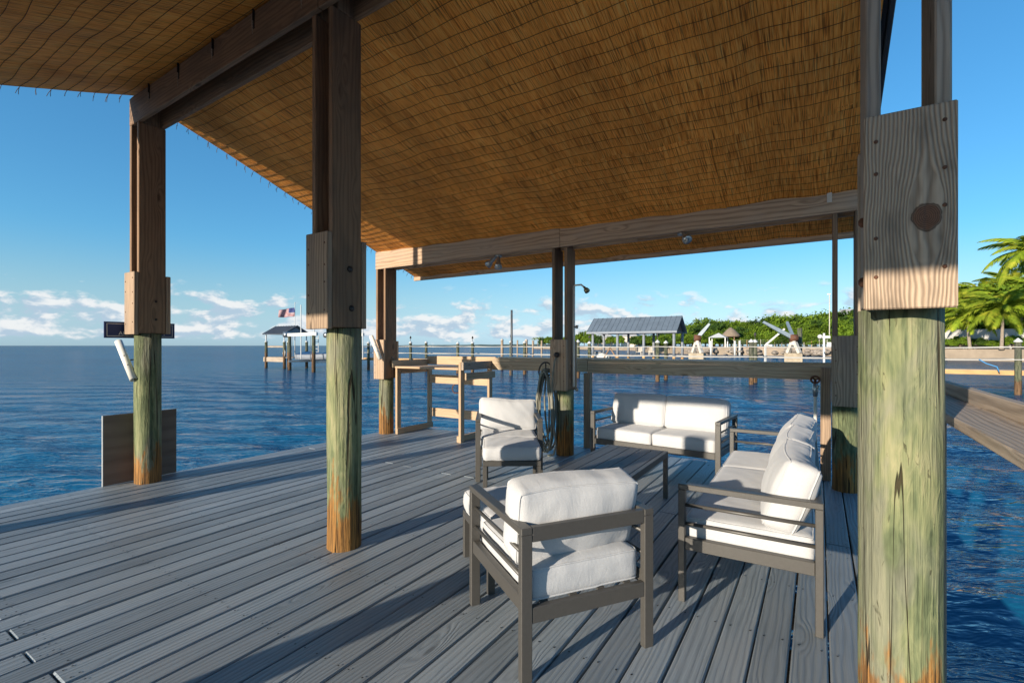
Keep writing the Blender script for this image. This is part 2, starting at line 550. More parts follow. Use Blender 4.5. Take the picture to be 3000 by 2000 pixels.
def mat_piling(name='greenish_piling', orange_top=0.32, gain=1.0):
    m, nt, b = mat_new(name)
    tc = N(nt, 'ShaderNodeTexCoord')
    oi = N(nt, 'ShaderNodeObjectInfo')
    o = tc.outputs['Object']
    off = N(nt, 'ShaderNodeCombineXYZ', {0: MATH(nt, 'MULTIPLY', oi.outputs['Random'], 13.0), 1: 0.0, 2: MATH(nt, 'MULTIPLY', oi.outputs['Random'], 7.0)})
    p = VM(nt, 'ADD', o, off.outputs[0])
    big = NOISE(nt, VM(nt, 'MULTIPLY', p, (7.0, 7.0, 1.5)), 1.0, 4.0, 0.6, 0.8)
    st = NOISE(nt, VM(nt, 'MULTIPLY', p, (60.0, 60.0, 2.2)), 1.0, 3.0, 0.65)
    sw = NOISE(nt, VM(nt, 'MULTIPLY', p, (22.0, 22.0, 5.0)), 1.0, 2.0, 0.5, 3.0)
    f = MATH(nt, 'ADD', MATH(nt, 'MULTIPLY', big, 0.6), MATH(nt, 'ADD', MATH(nt, 'MULTIPLY', st, 0.32), MATH(nt, 'MULTIPLY', sw, 0.22)))
    col = RAMP(nt, f, [(0.42, (0.050, 0.062, 0.032)), (0.53, (0.115, 0.138, 0.070)), (0.62, (0.195, 0.208, 0.105)), (0.76, (0.32, 0.295, 0.165))])
    wth = NOISE(nt, VM(nt, 'MULTIPLY', p, (4.0, 4.0, 1.1)), 1.0, 4.0, 0.65, 0.5)
    col = MIX(nt, MR(nt, wth, 0.48, 0.64, 0.0, 0.65), col, MIX(nt, st, (0.10, 0.10, 0.075), (0.30, 0.285, 0.22)))
    pit = NOISE(nt, VM(nt, 'MULTIPLY', p, (38.0, 38.0, 9.0)), 1.0, 3.0, 0.6, 1.0)
    pitm = MATH(nt, 'MULTIPLY', MR(nt, pit, 0.30, 0.36, 1.0, 0.0), MR(nt, sw, 0.35, 0.6))
    col = MIX(nt, MATH(nt, 'MULTIPLY', pitm, 0.7), col, (0.03, 0.028, 0.015))
    # orange stain rising from the deck
    z = N(nt, 'ShaderNodeSeparateXYZ', {0: o}).outputs[2]
    e = NOISE(nt, VM(nt, 'MULTIPLY', p, (13.0, 13.0, 3.0)), 1.0, 4.0, 0.6)
    zz = MATH(nt, 'ADD', z, MATH(nt, 'MULTIPLY', MATH(nt, 'SUBTRACT', e, 0.5), 1.15))
    so = MR(nt, zz, orange_top, orange_top - 0.14, 0.0, 1.0)
    oc = MIX(nt, MR(nt, st, 0.3, 0.7), (0.07, 0.028, 0.010), (0.40, 0.175, 0.040))
    col = MIX(nt, MATH(nt, 'MULTIPLY', so, 0.85), col, oc)
    # checks
    ck = NOISE(nt, VM(nt, 'MULTIPLY', p, (17.0, 17.0, 0.55)), 1.0, 2.0, 0.4, 0.4)
    cr = MATH(nt, 'ABSOLUTE', MATH(nt, 'SUBTRACT', ck, 0.5))
    crk = MR(nt, cr, 0.006, 0.016, 1.0, 0.0)
    crk = MATH(nt, 'MULTIPLY', crk, MR(nt, big, 0.36, 0.48))
    ck2 = NOISE(nt, VM(nt, 'MULTIPLY', p, (24.0, 24.0, 0.16)), 1.0, 1.0, 0.3, 0.15)
    cr2 = MR(nt, MATH(nt, 'ABSOLUTE', MATH(nt, 'SUBTRACT', ck2, 0.5)), 0.004, 0.011, 1.0, 0.0)
    cr2 = MATH(nt, 'MULTIPLY', cr2, MR(nt, NOISE(nt, VM(nt, 'MULTIPLY', p, (5.0, 5.0, 1.3)), 1.0, 1.0), 0.44, 0.52))
    crk = MATH(nt, 'MAXIMUM', crk, cr2)
    col = MIX(nt, MATH(nt, 'MULTIPLY', crk, 0.88), col, (0.025, 0.015, 0.008))
    if gain != 1.0:
        col = N(nt, 'ShaderNodeHueSaturation', {'Saturation': 0.8, 'Value': gain, 'Color': col}).outputs[0]
    setin(nt, b, Base_Color=col, Roughness=0.82)
    b.inputs['Specular IOR Level'].default_value = 0.2
    bump(nt, b, MATH(nt, 'SUBTRACT', MATH(nt, 'ADD', st, MATH(nt, 'MULTIPLY', sw, 0.5)), MATH(nt, 'MULTIPLY', crk, 1.8)), 0.8, 0.010)
    return m


M['piling'] = mat_piling()
M['piling_low'] = mat_piling('greenish_piling_low_stain', 0.40)
M['piling_high'] = mat_piling('greenish_piling_high_stain', 0.42)


def mat_knot():
    """hero board: grain flowing round one big knot, local X = length (down), Y = width"""
    m, nt, b = mat_new('knotty_weathered_board')
    tc = N(nt, 'ShaderNodeTexCoord')
    o = tc.outputs['Object']
    n1 = NOISE(nt, VM(nt, 'MULTIPLY', o, (3.0, 9.0, 9.0)), 1.0, 3.0, 0.5)
    sep = N(nt, 'ShaderNodeSeparateXYZ', {0: o})
    x, y = sep.outputs[0], sep.outputs[1]
    KX, KY, RR = KNOT
    dx = MATH(nt, 'MULTIPLY', MATH(nt, 'SUBTRACT', x, KX), 0.85)
    dy = MATH(nt, 'SUBTRACT', y, KY)
    r2 = MATH(nt, 'ADD', MATH(nt, 'MULTIPLY', dx, dx), MATH(nt, 'MULTIPLY', dy, dy))
    # stream function round a disc, falling off slowly along the grain
    dxl = MATH(nt, 'MULTIPLY', dx, 0.36)
    r2l = MATH(nt, 'ADD', MATH(nt, 'MULTIPLY', dxl, dxl), MATH(nt, 'MULTIPLY', dy, dy))
    RF = RR * 1.3
    q = MATH(nt, 'DIVIDE', RF * RF, MATH(nt, 'MAXIMUM', r2l, RF * RF))
    psi = MATH(nt, 'MULTIPLY', dy, MATH(nt, 'SUBTRACT', 1.0, MATH(nt, 'MULTIPLY', q, 0.80)))
    psi = MATH(nt, 'ADD', psi, MATH(nt, 'ADD', MATH(nt, 'MULTIPLY', n1, 0.035), MATH(nt, 'MULTIPLY', NOISE(nt, VM(nt, 'MULTIPLY', o, (5.0, 30.0, 9.0)), 1.0, 2.0, 0.5), 0.006)))
    s = MATH(nt, 'MULTIPLY_ADD', MATH(nt, 'SINE', MATH(nt, 'MULTIPLY', psi, 6.283 * 105)), 0.5, 0.5)
    s = MATH(nt, 'POWER', s, 1.4)
    fib = NOISE(nt, VM(nt, 'MULTIPLY', o, (6.0, 200.0, 200.0)), 1.0, 2.0, 0.6)
    f = MATH(nt, 'ADD', MATH(nt, 'MULTIPLY', s, 0.62), MATH(nt, 'MULTIPLY', MATH(nt, 'SUBTRACT', fib, 0.5), 0.6), clamp=True)
    col = MIX(nt, f, (0.46, 0.345, 0.245), (0.13, 0.085, 0.055))
    big = NOISE(nt, VM(nt, 'MULTIPLY', o, (4.0, 14.0, 9.0)), 1.0, 3.0, 0.6)
    col = MIX(nt, MR(nt, big, 0.5, 0.72, 0.0, 0.55), col, (0.11, 0.085, 0.065))
    rk = MATH(nt, 'SQRT', r2)
    rim = MATH(nt, 'MULTIPLY_ADD', MATH(nt, 'SINE', MATH(nt, 'MULTIPLY', MATH(nt, 'ADD', rk, MATH(nt, 'MULTIPLY', n1, 0.008)), 6.283 * 210)), 0.5, 0.5)
    kn = NOISE(nt, o, 90.0, 3.0, 0.6)
    kc = MIX(nt, MATH(nt, 'MULTIPLY_ADD', rim, 0.45, MATH(nt, 'MULTIPLY', kn, 0.6)), (0.22, 0.115, 0.07), (0.07, 0.032, 0.02))
    rk = MATH(nt, 'ADD', rk, MATH(nt, 'MULTIPLY', MATH(nt, 'SUBTRACT', NOISE(nt, o, 38.0, 2.0, 0.5), 0.5), 0.014))
    km = MR(nt, rk, RR * 0.90, RR * 1.0, 1.0, 0.0)
    col = MIX(nt, km, col, kc)
    ring = MATH(nt, 'MULTIPLY', MR(nt, rk, RR * 0.9, RR * 1.0), MR(nt, rk, RR * 1.04, RR * 1.14, 1.0, 0.0))
    col = MIX(nt, MATH(nt, 'MULTIPLY', ring, 0.8), col, (0.06, 0.03, 0.018))
    setin(nt, b, Base_Color=col, Roughness=0.8)
    b.inputs['Specular IOR Level'].default_value = 0.2
    bump(nt, b, MATH(nt, 'SUBTRACT', MATH(nt, 'MULTIPLY', fib, 0.6), MATH(nt, 'MULTIPLY', s, 0.9)), 0.55, 0.006)
    return m


KNOT = (0.03, 0.04, 0.033)
M['knot'] = mat_knot()


def mat_water():
    m, nt, b = mat_new('sea_water')
    g = N(nt, 'ShaderNodeNewGeometry')
    p = g.outputs['Position']
    rot = N(nt, 'ShaderNodeVectorRotate', {'Vector': p, 'Angle': -R(30)}, rotation_type='Z_AXIS').outputs[0]
    a = NOISE(nt, VM(nt, 'MULTIPLY', rot, (1.7, 4.6, 1.0)), 1.0, 3.0, 0.55, 0.6)
    c = NOISE(nt, VM(nt, 'MULTIPLY', rot, (3.4, 8.5, 1.0)), 1.0, 2.0, 0.5, 0.4)
    far = NOISE(nt, VM(nt, 'MULTIPLY', rot, (0.14, 0.62, 1.0)), 1.0, 3.0, 0.6, 0.3)
    h = MATH(nt, 'ADD', MATH(nt, 'MULTIPLY', a, 1.0), MATH(nt, 'ADD', MATH(nt, 'MULTIPLY', c, 0.25), MATH(nt, 'MULTIPLY', far, 3.2)))
    shal = NOISE(nt, VM(nt, 'MULTIPLY', p, (0.02, 0.05, 1.0)), 1.0, 3.0, 0.5)
    col = MIX(nt, MR(nt, shal, 0.35, 0.65), (0.004, 0.064, 0.140), (0.006, 0.086, 0.170))
    bn = N(nt, 'ShaderNodeBump', {'Height': h, 'Strength': 1.0, 'Distance': 0.088})
    df = N(nt, 'ShaderNodeBsdfDiffuse', {'Color': col, 'Normal': bn.outputs[0]})
    gl = N(nt, 'ShaderNodeBsdfGlossy', {'Color': (1, 1, 1, 1), 'Roughness': 0.04, 'Normal': bn.outputs[0]})
    fr = N(nt, 'ShaderNodeFresnel', {'IOR': 1.333, 'Normal': bn.outputs[0]})
    # wind-roughened sea: effective reflectance levels off towards grazing
    fac = MATH(nt, 'MINIMUM', fr.outputs[0], 0.33)
    mx = N(nt, 'ShaderNodeMixShader', {0: fac, 1: df.outputs[0], 2: gl.outputs[0]})
    nt.links.new(mx.outputs[0], nt.nodes['Material Output'].inputs[0])
    nt.nodes.remove(b)
    return m


M['water'] = mat_water()

# ================================================================== SETTING
WATER_Z = -1.05


def build_water():
    rng = np.random.default_rng(5)
    rings = [0.0] + list(1.2 * 1.0135 ** np.arange(0, 430)) + [600, 1000, 2000, 5000, 12000, 25000]
    naz = 480
    rr = np.array(rings[1:])
    az = np.linspace(0, 2 * np.pi, naz, endpoint=False)
    RRg, AZ = np.meshgrid(rr, az, indexing='ij')
    X = RRg * np.cos(AZ); Y = RRg * np.sin(AZ)
    Z = np.zeros_like(X)
    cell = np.maximum(RRg * 0.0135, RRg * 2 * np.pi / naz)
    for i in range(60):
        lam = 10 ** rng.uniform(math.log10(0.35), math.log10(2.6))
        th = rng.normal(R(296), R(24))
        k = 2 * np.pi / lam
        amp = 0.0042 * lam ** 0.8 * rng.uniform(0.6, 1.3)
        damp = np.clip((lam / cell - 3.0) / 3.0, 0, 1)
        ph = rng.uniform(0, 6.28)
        arg = k * (X * np.cos(th) + Y * np.sin(th)) + ph + 0.9 * np.sin(k * 0.13 * (X * np.sin(th) - Y * np.cos(th)) + ph * 3)
        Z += amp * damp * np.sin(arg)
    Z += WATER_Z
    verts = np.stack([X, Y, Z], -1).reshape(-1, 3)
    nr = len(rr)
    idx = np.arange(nr * naz).reshape(nr, naz)
    a = idx[:-1, :]; b = idx[1:, :]
    a2 = np.roll(a, -1, 1); b2 = np.roll(b, -1, 1)
    quads = np.stack([a, b, b2, a2], -1).reshape(-1, 4)
    me = bpy.data.meshes.new('water')
    me.vertices.add(len(verts)); me.vertices.foreach_set('co', verts.ravel())
    nq = len(quads)
    me.loops.add(nq * 4); me.loops.foreach_set('vertex_index', quads.ravel())
    me.polygons.add(nq)
    me.polygons.foreach_set('loop_start', np.arange(nq) * 4)
    me.polygons.foreach_set('use_smooth', np.ones(nq, dtype=bool))
    me.update(calc_edges=True)
    me.materials.append(M['water'])
    o = put('water', me)
    tag(o, 'deep blue rippled sea stretching to the horizon', None, None, 'structure')


build_water()

# ------------------------------------------------------------------ deck
DX0, DX1, DY0, DY1 = -5.93, 0.46, -2.4, 6.1
PITCH = 0.1455


def build_deck():
    mb = MB()
    for y in np.arange(DY0 + 0.1, DY1, 0.61):
        mb.box((DX0 + 0.06, y - 0.02, -0.235), (DX1 - 0.06, y + 0.02, -0.042))
    mb.box((DX0 + 0.02, DY0 + 0.02, -0.24), (DX0 + 0.06, DY1 - 0.02, -0.042))
    mb.box((DX1 - 0.06, DY0 + 0.02, -0.24), (DX1 - 0.02, DY1 - 0.02, -0.042))
    mb.box((DX0 + 0.06, DY1 - 0.065, -0.24), (DX1 - 0.06, DY1 - 0.025, -0.042))
    deck = mb.build('deck', M['wood_dark'])
    tag(deck, 'grey stained plank deck built over the sea', None, None, 'structure')
    rnd = random.Random(3)
    n = int((DX1 - DX0) / PITCH)
    sc = MB()
    for i in range(n):
        x = DX0 + (i + 0.5) * PITCH
        seam = (0.68 if i % 2 == 0 else 4.03) + rnd.uniform(-0.015, 0.015)
        end = DY1 + rnd.uniform(-0.02, 0.02)
        for (a, b) in ((DY0, seam - 0.003), (seam + 0.003, end)):
            dz = rnd.uniform(-0.0022, 0.0022)
            w = 0.137 + rnd.uniform(-0.002, 0.002)
            dx = rnd.uniform(-0.0015, 0.0015)
            o = put('plank', board_mesh(b - a, w, 0.038, M['deck'], 0.006), deck, frame((x + dx, a, -0.019 + dz), (x + dx + rnd.uniform(-.002, .002), b, -0.019 + dz)))
        for y in list(np.arange(DY0 + 0.1, DY1, 0.61)) + [seam - 0.03, seam + 0.035]:
            for s in (-1, 1):
                jx = x + s * 0.042 + rnd.uniform(-.006, .006); jy = y + rnd.uniform(-.008, .008)
                k = 6
                ring = [(jx + 0.0048 * math.cos(6.283 * q / k), jy + 0.0048 * math.sin(6.283 * q / k), 0.0035) for q in range(k)]
                sc.add(ring, [tuple(range(k))])
    o = sc.build('screw_heads', M['black_iron'], deck)
    o['kind'] = 'stuff'
    return deck


build_deck()

# ------------------------------------------------------------------ shelter over the deck
shelter = thing('boat_shelter', 'open timber deck shelter with reed-lined gable roof on round greenish pilings', 'shelter', (-2.75, 2.15, 0))
RIDGE_Y, RIDGE_Z, SLOPE = 2.15, 3.90, 0.3375
GX0, GX1 = -5.85, 0.33
EAVE_F, EAVE_N = 6.12, -1.82


def plane_z(Y):
    return RIDGE_Z - SLOPE * abs(Y - RIDGE_Y)


def piling_mesh(r, z0, z1, mat, seed):
    rnd = random.Random(seed)
    n, k = 40, 26
    vs = []; fs = []
    ph = [rnd.uniform(0, 6.28) for _ in range(6)]
    for i in range(k):
        z = z0 + (z1 - z0) * i / (k - 1)
        for j in range(n):
            a = 2 * math.pi * j / n
            q = mnoise.noise(Vector((math.cos(a) * 1.6 + seed * 7, math.sin(a) * 1.6, z * 1.4)))
            q2 = mnoise.noise(Vector((math.cos(a) * 7 + seed * 3, math.sin(a) * 7, z * 2.5)))
            rr = r * (1 + 0.045 * q + 0.016 * q2)
            if 0 < z + 0.05 < 0.35: rr *= 1 + 0.012 * math.sin(a * 5 + z * 14)
            vs.append((rr * math.cos(a), rr * math.sin(a), z))
    for i in range(k - 1):
        for j in range(n):
            fs.append((i * n + j, i * n + (j + 1) % n, (i + 1) * n + (j + 1) % n, (i + 1) * n + j))
    fs.append(tuple((k - 1) * n + j for j in range(n)))
    return mesh('piling', vs, fs, mat, True)


def bolts(parent, pts, axis, r=0.016, mat=None, h=0.012, name='bolt'):
    for p in pts:
        p = Vector(p)
        mb = MB()
        ax = Vector(axis).normalized()
        mb.tube([p, p + ax * h * 0.5, p + ax * h], [r, r * 0.95, r * 0.45], 10)
        mb.build(name, mat or M['black_iron'], parent, True)


POSTS = {  # x, y, scab bottom, scab top, upright top, radius, wood, pile material
    'P1': (-5.72, 2.18, 1.48, 2.09, 3.56, 0.112, 'wood_post', 'piling'),
    'P2': (-2.75, 2.20, 1.478, 2.10, 3.56, 0.113, 'wood_post', 'piling_high'),
    'P6': (0.230, 2.10, 1.482, 2.085, 3.56, 0.115, 'wood_grey', 'piling_low'),
    'P3': (-5.74, 5.39, 0.853, 1.46, 2.555, 0.112, 'wood_beam', 'piling_high'),
    'P4': (-2.71, 5.54, 0.816, 1.445, 2.575, 0.110, 'wood_beam', 'piling_high'),
    'P5': (0.21, 5.60, 0.81, 1.46, 2.60, 0.110, 'wood_post', 'piling'),
    'P7': (-5.72, -1.15, 0.83, 1.46, 2.57, 0.112, 'wood_beam', 'piling'),
    'P8': (-2.60, -1.15, 0.83, 1.46, 2.57, 0.112, 'wood_beam', 'piling'),
    'P9': (0.24, -1.15, 0.83, 1.46, 2.57, 0.112, 'wood_beam', 'piling'),
}
HW = 0.111           # half width across X of an upright pair
UD = 0.235           # depth of the uprights along Y
PILE = {}
YOFF = {'P1': 0.0, 'P3': 0.0, 'P4': -0.04}
for i, (k, (x, y, s0, s1, ut, r, wm, pm)) in enumerate(POSTS.items()):
    near = k in ('P7', 'P8', 'P9')
    pile = put('piling', piling_mesh(r, -2.6, 1.93 if near else s0 + 0.008, M[pm], i + 1), shelter, Matrix.Translation((x, y, 0)))
    PILE[k] = pile
    if near:
        continue
    yc = y + YOFF.get(k, -0.06)
    th = 0.040
    mw = M[wm]
    for s in (-1, 1):
        xx = x + s * (HW - th / 2 - 0.006)
        board('upright_board', (xx, yc, s0 + 0.012), (xx, yc, ut), th, UD, (M['wood_dark'] if k != 'P6' else mw), pile, up=(0, 1, 0), bev=0.005)
    for s in (-1, 1):
        xx = x + s * (HW - th / 2 - 0.006)
        board('beam_block', (xx, yc, ut + 0.002), (xx, yc, ut + 0.235), th, UD - 0.090, M['wood_dark'], pile, up=(0, 1, 0))
    for s in (-1, 1):
        yy = yc + s * (UD / 2 + 0.021)
        if k == 'P6' and s == -1:
            # local Y must point to +X so the knot sits to the right
            me = board_mesh(s1 - s0, 2 * HW, 0.040, M['knot'], 0.004)
            m4 = Matrix(((0, 1, 0), (0, 0, -1), (-1, 0, 0))).to_4x4()
            m4.translation = (x, yy, (s0 + s1) / 2)
            sb = put('scab_board', me, pile, m4)
        else:
            sb = board('scab_board', (x, yy, s0 + (0 if s < 0 else 0.006)), (x, yy, s1 - (0 if s < 0 else 0.02)), 2 * HW, 0.040, mw, pile, up=(0, 1, 0), bev=0.004)
    # fixings: nails on the front scab, bolts on the +X upright
    fy = yc - UD / 2 - 0.041
    bolts(pile, [(x - HW + 0.03, fy, s0 + t) for t in (0.10, 0.22, 0.42, 0.52)] + [(x + HW - 0.03, fy, s0 + t) for t in (0.12, 0.30, 0.41, 0.55)], (0, -1, 0), 0.006, M['rust'], 0.004, 'nail_head')
    if k in ('P1', 'P2', 'P3', 'P4'):
        bolts(pile, [(x + HW - 0.006, yc + 0.035, s0 + 0.14), (x + HW - 0.006, yc + 0.02, s0 + 0.40)] if k == 'P2' else [(x + HW - 0.006, yc + 0.03, s0 + 0.15), (x + HW - 0.006, yc + 0.03, s0 + 0.33)],
              (1, 0, 0), 0.022 if k == 'P2' else 0.012, M['black_iron'] if k in ('P2', 'P1') else M['steel'])
    if k == 'P6':
        bolts(pile, [(x - HW + 0.006, yc - 0.03, s0 + t) for t in (0.10, 0.30)], (-1, 0, 0), 0.017, M['rust'], 0.014)

# beams along X
def double_beam(y0, y1, x0, x1, zb0, zb1, h, wm, splitx=None):
    """front and back boards resting on the uprights; y0 at x0, y1 at x1"""
    def at(x, dy):
        t = (x - x0) / (x1 - x0)
        return (x, y0 + (y1 - y0) * t - 0.06 + dy, zb0 + (zb1 - zb0) * t + h / 2)
    for dy in (-UD / 2 + 0.020, UD / 2 - 0.020):
        xs = [x0] + ([splitx + (0 if dy < 0 else 0.9)] if splitx else []) + [x1]
        for a, b in zip(xs[:-1], xs[1:]):
            board('beam_board', at(a + 0.002, dy), at(b - 0.002, dy), 0.040, h, M[wm], shelter, bev=0.004)


double_beam(5.45, 5.60, -5.86, 0.33, 2.555, 2.602, 0.268, 'wood_beam', -2.69)
double_beam(2.24, 2.10, -5.83, 0.355, 3.56, 3.56, 0.27, 'wood_dark', -2.75)

# dark steel ties on the near face of the ridge beam
for x in np.arange(-5.35, 0.2, 0.61):
    yb = 2.24 + (2.10 - 2.24) * (x + 5.83) / 6.18 - 0.06 - UD / 2
    mb = MB()
    mb.box((x - 0.007, yb - 0.004, 3.70), (x + 0.009, yb, 3.835))
    mb.box((x + 0.009, yb - 0.018, 3.75), (x + 0.012, yb, 3.835))
    mb.build('rafter_tie', M['black_iron'], shelter)
    mb = MB()
    mb.tube([(x - 0.018, yb, 3.82), (x - 0.019, yb, 3.74), (x - 0.018, yb, 3.655 + 0.03 * math.sin(x * 7))], [0.005, 0.006, 0.002], 5)
    mb.build('salt_drip', M['wood_grey'], shelter)
mb = MB(); mb.box((0.06, 5.395, 2.70), (0.10, 5.401, 2.84)); mb.build('tie_plate', M['white_rust'], shelter)

# roof sheet with rafters' thickness, eave boards, gable boards
for s in (1, -1):
    ye = EAVE_F + 0.05 if s > 0 else EAVE_N - 0.05
    mb = MB()
    def rp(x, y, dz): return (x, y, plane_z(y) + dz)
    vs = [rp(GX0, RIDGE_Y, 0.05), rp(GX1 + 0.02, RIDGE_Y, 0.05), rp(GX1 + 0.02, ye, 0.05), rp(GX0, ye, 0.05),
          rp(GX0, RIDGE_Y, 0.19), rp(GX1 + 0.02, RIDGE_Y, 0.19), rp(GX1 + 0.02, ye, 0.19), rp(GX0, ye, 0.19)]
    mb.add(vs, [(0, 1, 2, 3), (4, 7, 6, 5), (0, 4, 5, 1), (1, 5, 6, 2), (2, 6, 7, 3), (3, 7, 4, 0)])
    mb.build('roof_sheet', M['roof_top'], shelter)
    ye2 = EAVE_F + 0.02 if s > 0 else EAVE_N - 0.02
    board('eave_board', (GX0 - 0.01, ye2, plane_z(ye2) - 0.02), (GX1 + 0.02, ye2, plane_z(ye2) - 0.01), 0.038, 0.12, M['wood_beam'], shelter)
    # barge board on the seaward gable and on the landward gable
    for xg in (GX1 + 0.04,):
        board('barge_board', (xg, RIDGE_Y + s * 0.02, plane_z(RIDGE_Y + s * .02) + 0.10), (xg, ye, plane_z(ye) + 0.10), 0.03, 0.17, M['roof_top'], shelter)


def sag(x, y):
    """reed matting hangs between battens about 0.61 m apart"""
    u = (x - GX0) / 0.61
    fr = u - math.floor(u)
    k = math.floor(u)
    w = 0.6 + 0.8 * (0.5 + 0.5 * math.sin(k * 2.7 + 0.9)) + 0.35 * mnoise.noise(Vector((k * 3.1, y * 0.8, 0)))
    s = 0.013 * w * math.sin(math.pi * fr) ** 1.2
    s += 0.012 * mnoise.noise(Vector((x * 1.7, y * 1.1, 3.0))) + 0.006 * mnoise.noise(Vector((x * 5, y * 2.2, 7.0)))
    return s


def reed_mats():
    thr_pts_all = []
    for side in (1, -1):
        ye = EAVE_F if side > 0 else EAVE_N
        span = abs(ye - RIDGE_Y)
        ys = [0.0, span * 0.555, span]
        for ri in range(2):
            cols = [GX0, GX1 - 0.01] if ri == 0 else [GX0, -0.80, GX1 - 0.01]
            for ci in range(len(cols) - 1):
                x0, x1 = cols[ci], cols[ci + 1]
                a, b = ys[ri], ys[ri + 1]
                if ri == 0: b += 0.05
                lift = 0.012 if ri == 0 else 0.0
                lift += 0.006 * (ci % 2)
                nx = max(8, int((x1 - x0) / 0.06)); ny = max(8, int((b - a) / 0.11))
                vs = []
                for j in range(ny + 1):
                    t = a + (b - a) * j / ny
                    for i in range(nx + 1):
                        x = x0 + (x1 - x0) * i / nx
                        Y = RIDGE_Y + side * t
                        edge = 0.0
                        if i == nx and ci < len(cols) - 2: edge = 0.004
                        zz = plane_z(Y) - 0.012 - sag(x, Y * side) + lift - edge
                        if j == ny and ri == 0: zz -= 0.012 + 0.01 * mnoise.noise(Vector((x * 9, 0, 0)))
                        vs.append((x, Y, zz))
                fs = [(j * (nx + 1) + i, j * (nx + 1) + i + 1, (j + 1) * (nx + 1) + i + 1, (j + 1) * (nx + 1) + i) for j in range(ny) for i in range(nx)]
                # local frame: origin on the panel so the reeds run along local Y
                me = mesh('reed_mat', vs, fs, M['mat'], True)
                o = put('reed_mat', me, shelter)
                # threads
                tb = MB()
                rnd = random.Random(side * 7 + ri * 31 + ci)
                nthr = int((b - a) / 0.098)
                for k in range(nthr):
                    t = a + 0.05 + (b - a - 0.08) * k / max(1, nthr - 1)
                    pts = []
                    m = int((x1 - x0) / 0.075)
                    ph = rnd.uniform(0, 9)
                    for i in range(m + 1):
                        x = x0 + (x1 - x0) * i / m
                        tt = t + 0.016 * mnoise.noise(Vector((x * 2.6, ph * 0.15 + k * 0.11, side)))
                        tt += 0.020 * mnoise.noise(Vector((x * 1.1, k * 0.21, 5 + ri)))
                        Y = RIDGE_Y + side * tt
                        pts.append((x, Y, plane_z(Y) - 0.012 - sag(x, Y * side) + lift - 0.003))
                    tb.tube(pts, 0.0017, 4, caps=False)
                    if ci == 0:
                        p = Vector(pts[0])
                        for q in range(2):
                            dd = Vector((-0.02 + rnd.uniform(-.02, .01), side * rnd.uniform(-.01, .03), -rnd.uniform(0.03, 0.075)))
                            tb.tube([p, p + dd * 0.5 + Vector((-0.012, 0, 0.004)), p + dd], 0.0026, 3, caps=False)
                ot = tb.build('binding_thread', M['thread'], o)
                ot['kind'] = 'stuff'


reed_mats()

# ------------------------------------------------------------------ sign, panel, rod holders on the corner post
def text_mesh(body, size, mat, name='lettering'):
    cu = bpy.data.curves.new(name, 'FONT')
    cu.body = body; cu.size = size; cu.extrude = 0.001
    to = bpy.data.objects.new(name, cu)
    C.objects.link(to)
    dg = bpy.context.evaluated_depsgraph_get()
    me = bpy.data.meshes.new_from_object(to.evaluated_get(dg))
    bpy.data.objects.remove(to, do_unlink=True)
    me.materials.clear(); me.materials.append(mat)
    return me


SX = -5.868
sign = thing('name_sign', 'navy blue name sign with thin pale border behind the left seaward post', 'sign', (SX, 2.175, 1.45))
mb = MB(); mb.box((SX - 0.006, 1.87, 1.445), (SX + 0.006, 2.48, 1.605)); mb.build('sign_board', M['navy'], sign)
mb = MB()
b0, b1, c0, c1, w = 1.89, 2.46, 1.462, 1.588, 0.005
for lo, hi in (((b0, c0), (b1, c0 + w)), ((b0, c1 - w), (b1, c1)), ((b0, c0 + w), (b0 + w, c1 - w)), ((b1 - w, c0 + w), (b1, c1 - w))):
    mb.box((SX + 0.006, lo[0], lo[1]), (SX + 0.008, hi[0], hi[1]))
mb.build('border', M['sign_white'], sign)
for body, yy in (('AF', 1.985), ('Y', 2.365)):
    me = text_mesh(body, 0.052, M['sign_white'])
    m4 = Matrix(((0, 0, 1), (1, 0, 0), (0, 1, 0))).to_4x4()
    m4.translation = (SX + 0.0075, yy, 1.476)
    put('lettering', me, sign, m4)

pl = thing('plywood_panel', 'brown plywood panel standing on edge behind the left seaward post', 'panel', (-5.885, 2.19, 0))
board('sheet', (-5.885, 1.87, 0.345), (-5.885, 2.505, 0.345), 0.014, 0.686, M['panel'], pl, bev=0.001)
mb = MB(); mb.box((-5.893, 1.862, 0.0), (-5.877, 1.8695, 0.688)); mb.build('edge_strip', M['white_paint'], pl)


def rod_holder(name, label, p0, p1, mount):
    t = thing(name, label, 'rod holder', p0)
    p0 = Vector(p0); p1 = Vector(p1)
    mb = MB()
    n = 14; ro, ri = 0.033, 0.027
    ax = (p1 - p0).normalized(); u = ax.orthogonal().normalized(); w = ax.cross(u)
    vs = []
    for p, r in ((p0, ri), (p0, ro), (p1, ro), (p1, ri)):
        for j in range(n):
            a = 6.28318 * j / n
            vs.append(p + (u * math.cos(a) + w * math.sin(a)) * r)
    fs = []
    for i in range(4):
        for j in range(n):
            fs.append((i * n + j, i * n + (j + 1) % n, ((i + 1) % 4) * n + (j + 1) % n, ((i + 1) % 4) * n + j))
    mb.add(vs, fs)
    mb.build('tube', M['pvc'], t, True)
    mb = MB()
    c = (p0 + p1) / 2
    mb.tube([c, Vector(mount)], 0.006, 6)
    mb.build('fixing_screw', M['black_iron'], t)
    for f in (0.42, 0.66):
        q = p1 + (p0 - p1) * f
        mb = MB(); d = (Vector((0, 0, CAMH)) - q); d = (d - ax * d.dot(ax)).normalized()
        mb.tube([q + d * 0.0325, q + d * 0.035], 0.006, 8)
        mb.build('drain_hole', M['black_iron'], t)


# seen against the sea at the corner post : leaning away to the left
def pt(px, py, Y):
    X = XatY(px, Y)
    return (X, Y, zat(py, X, Y))


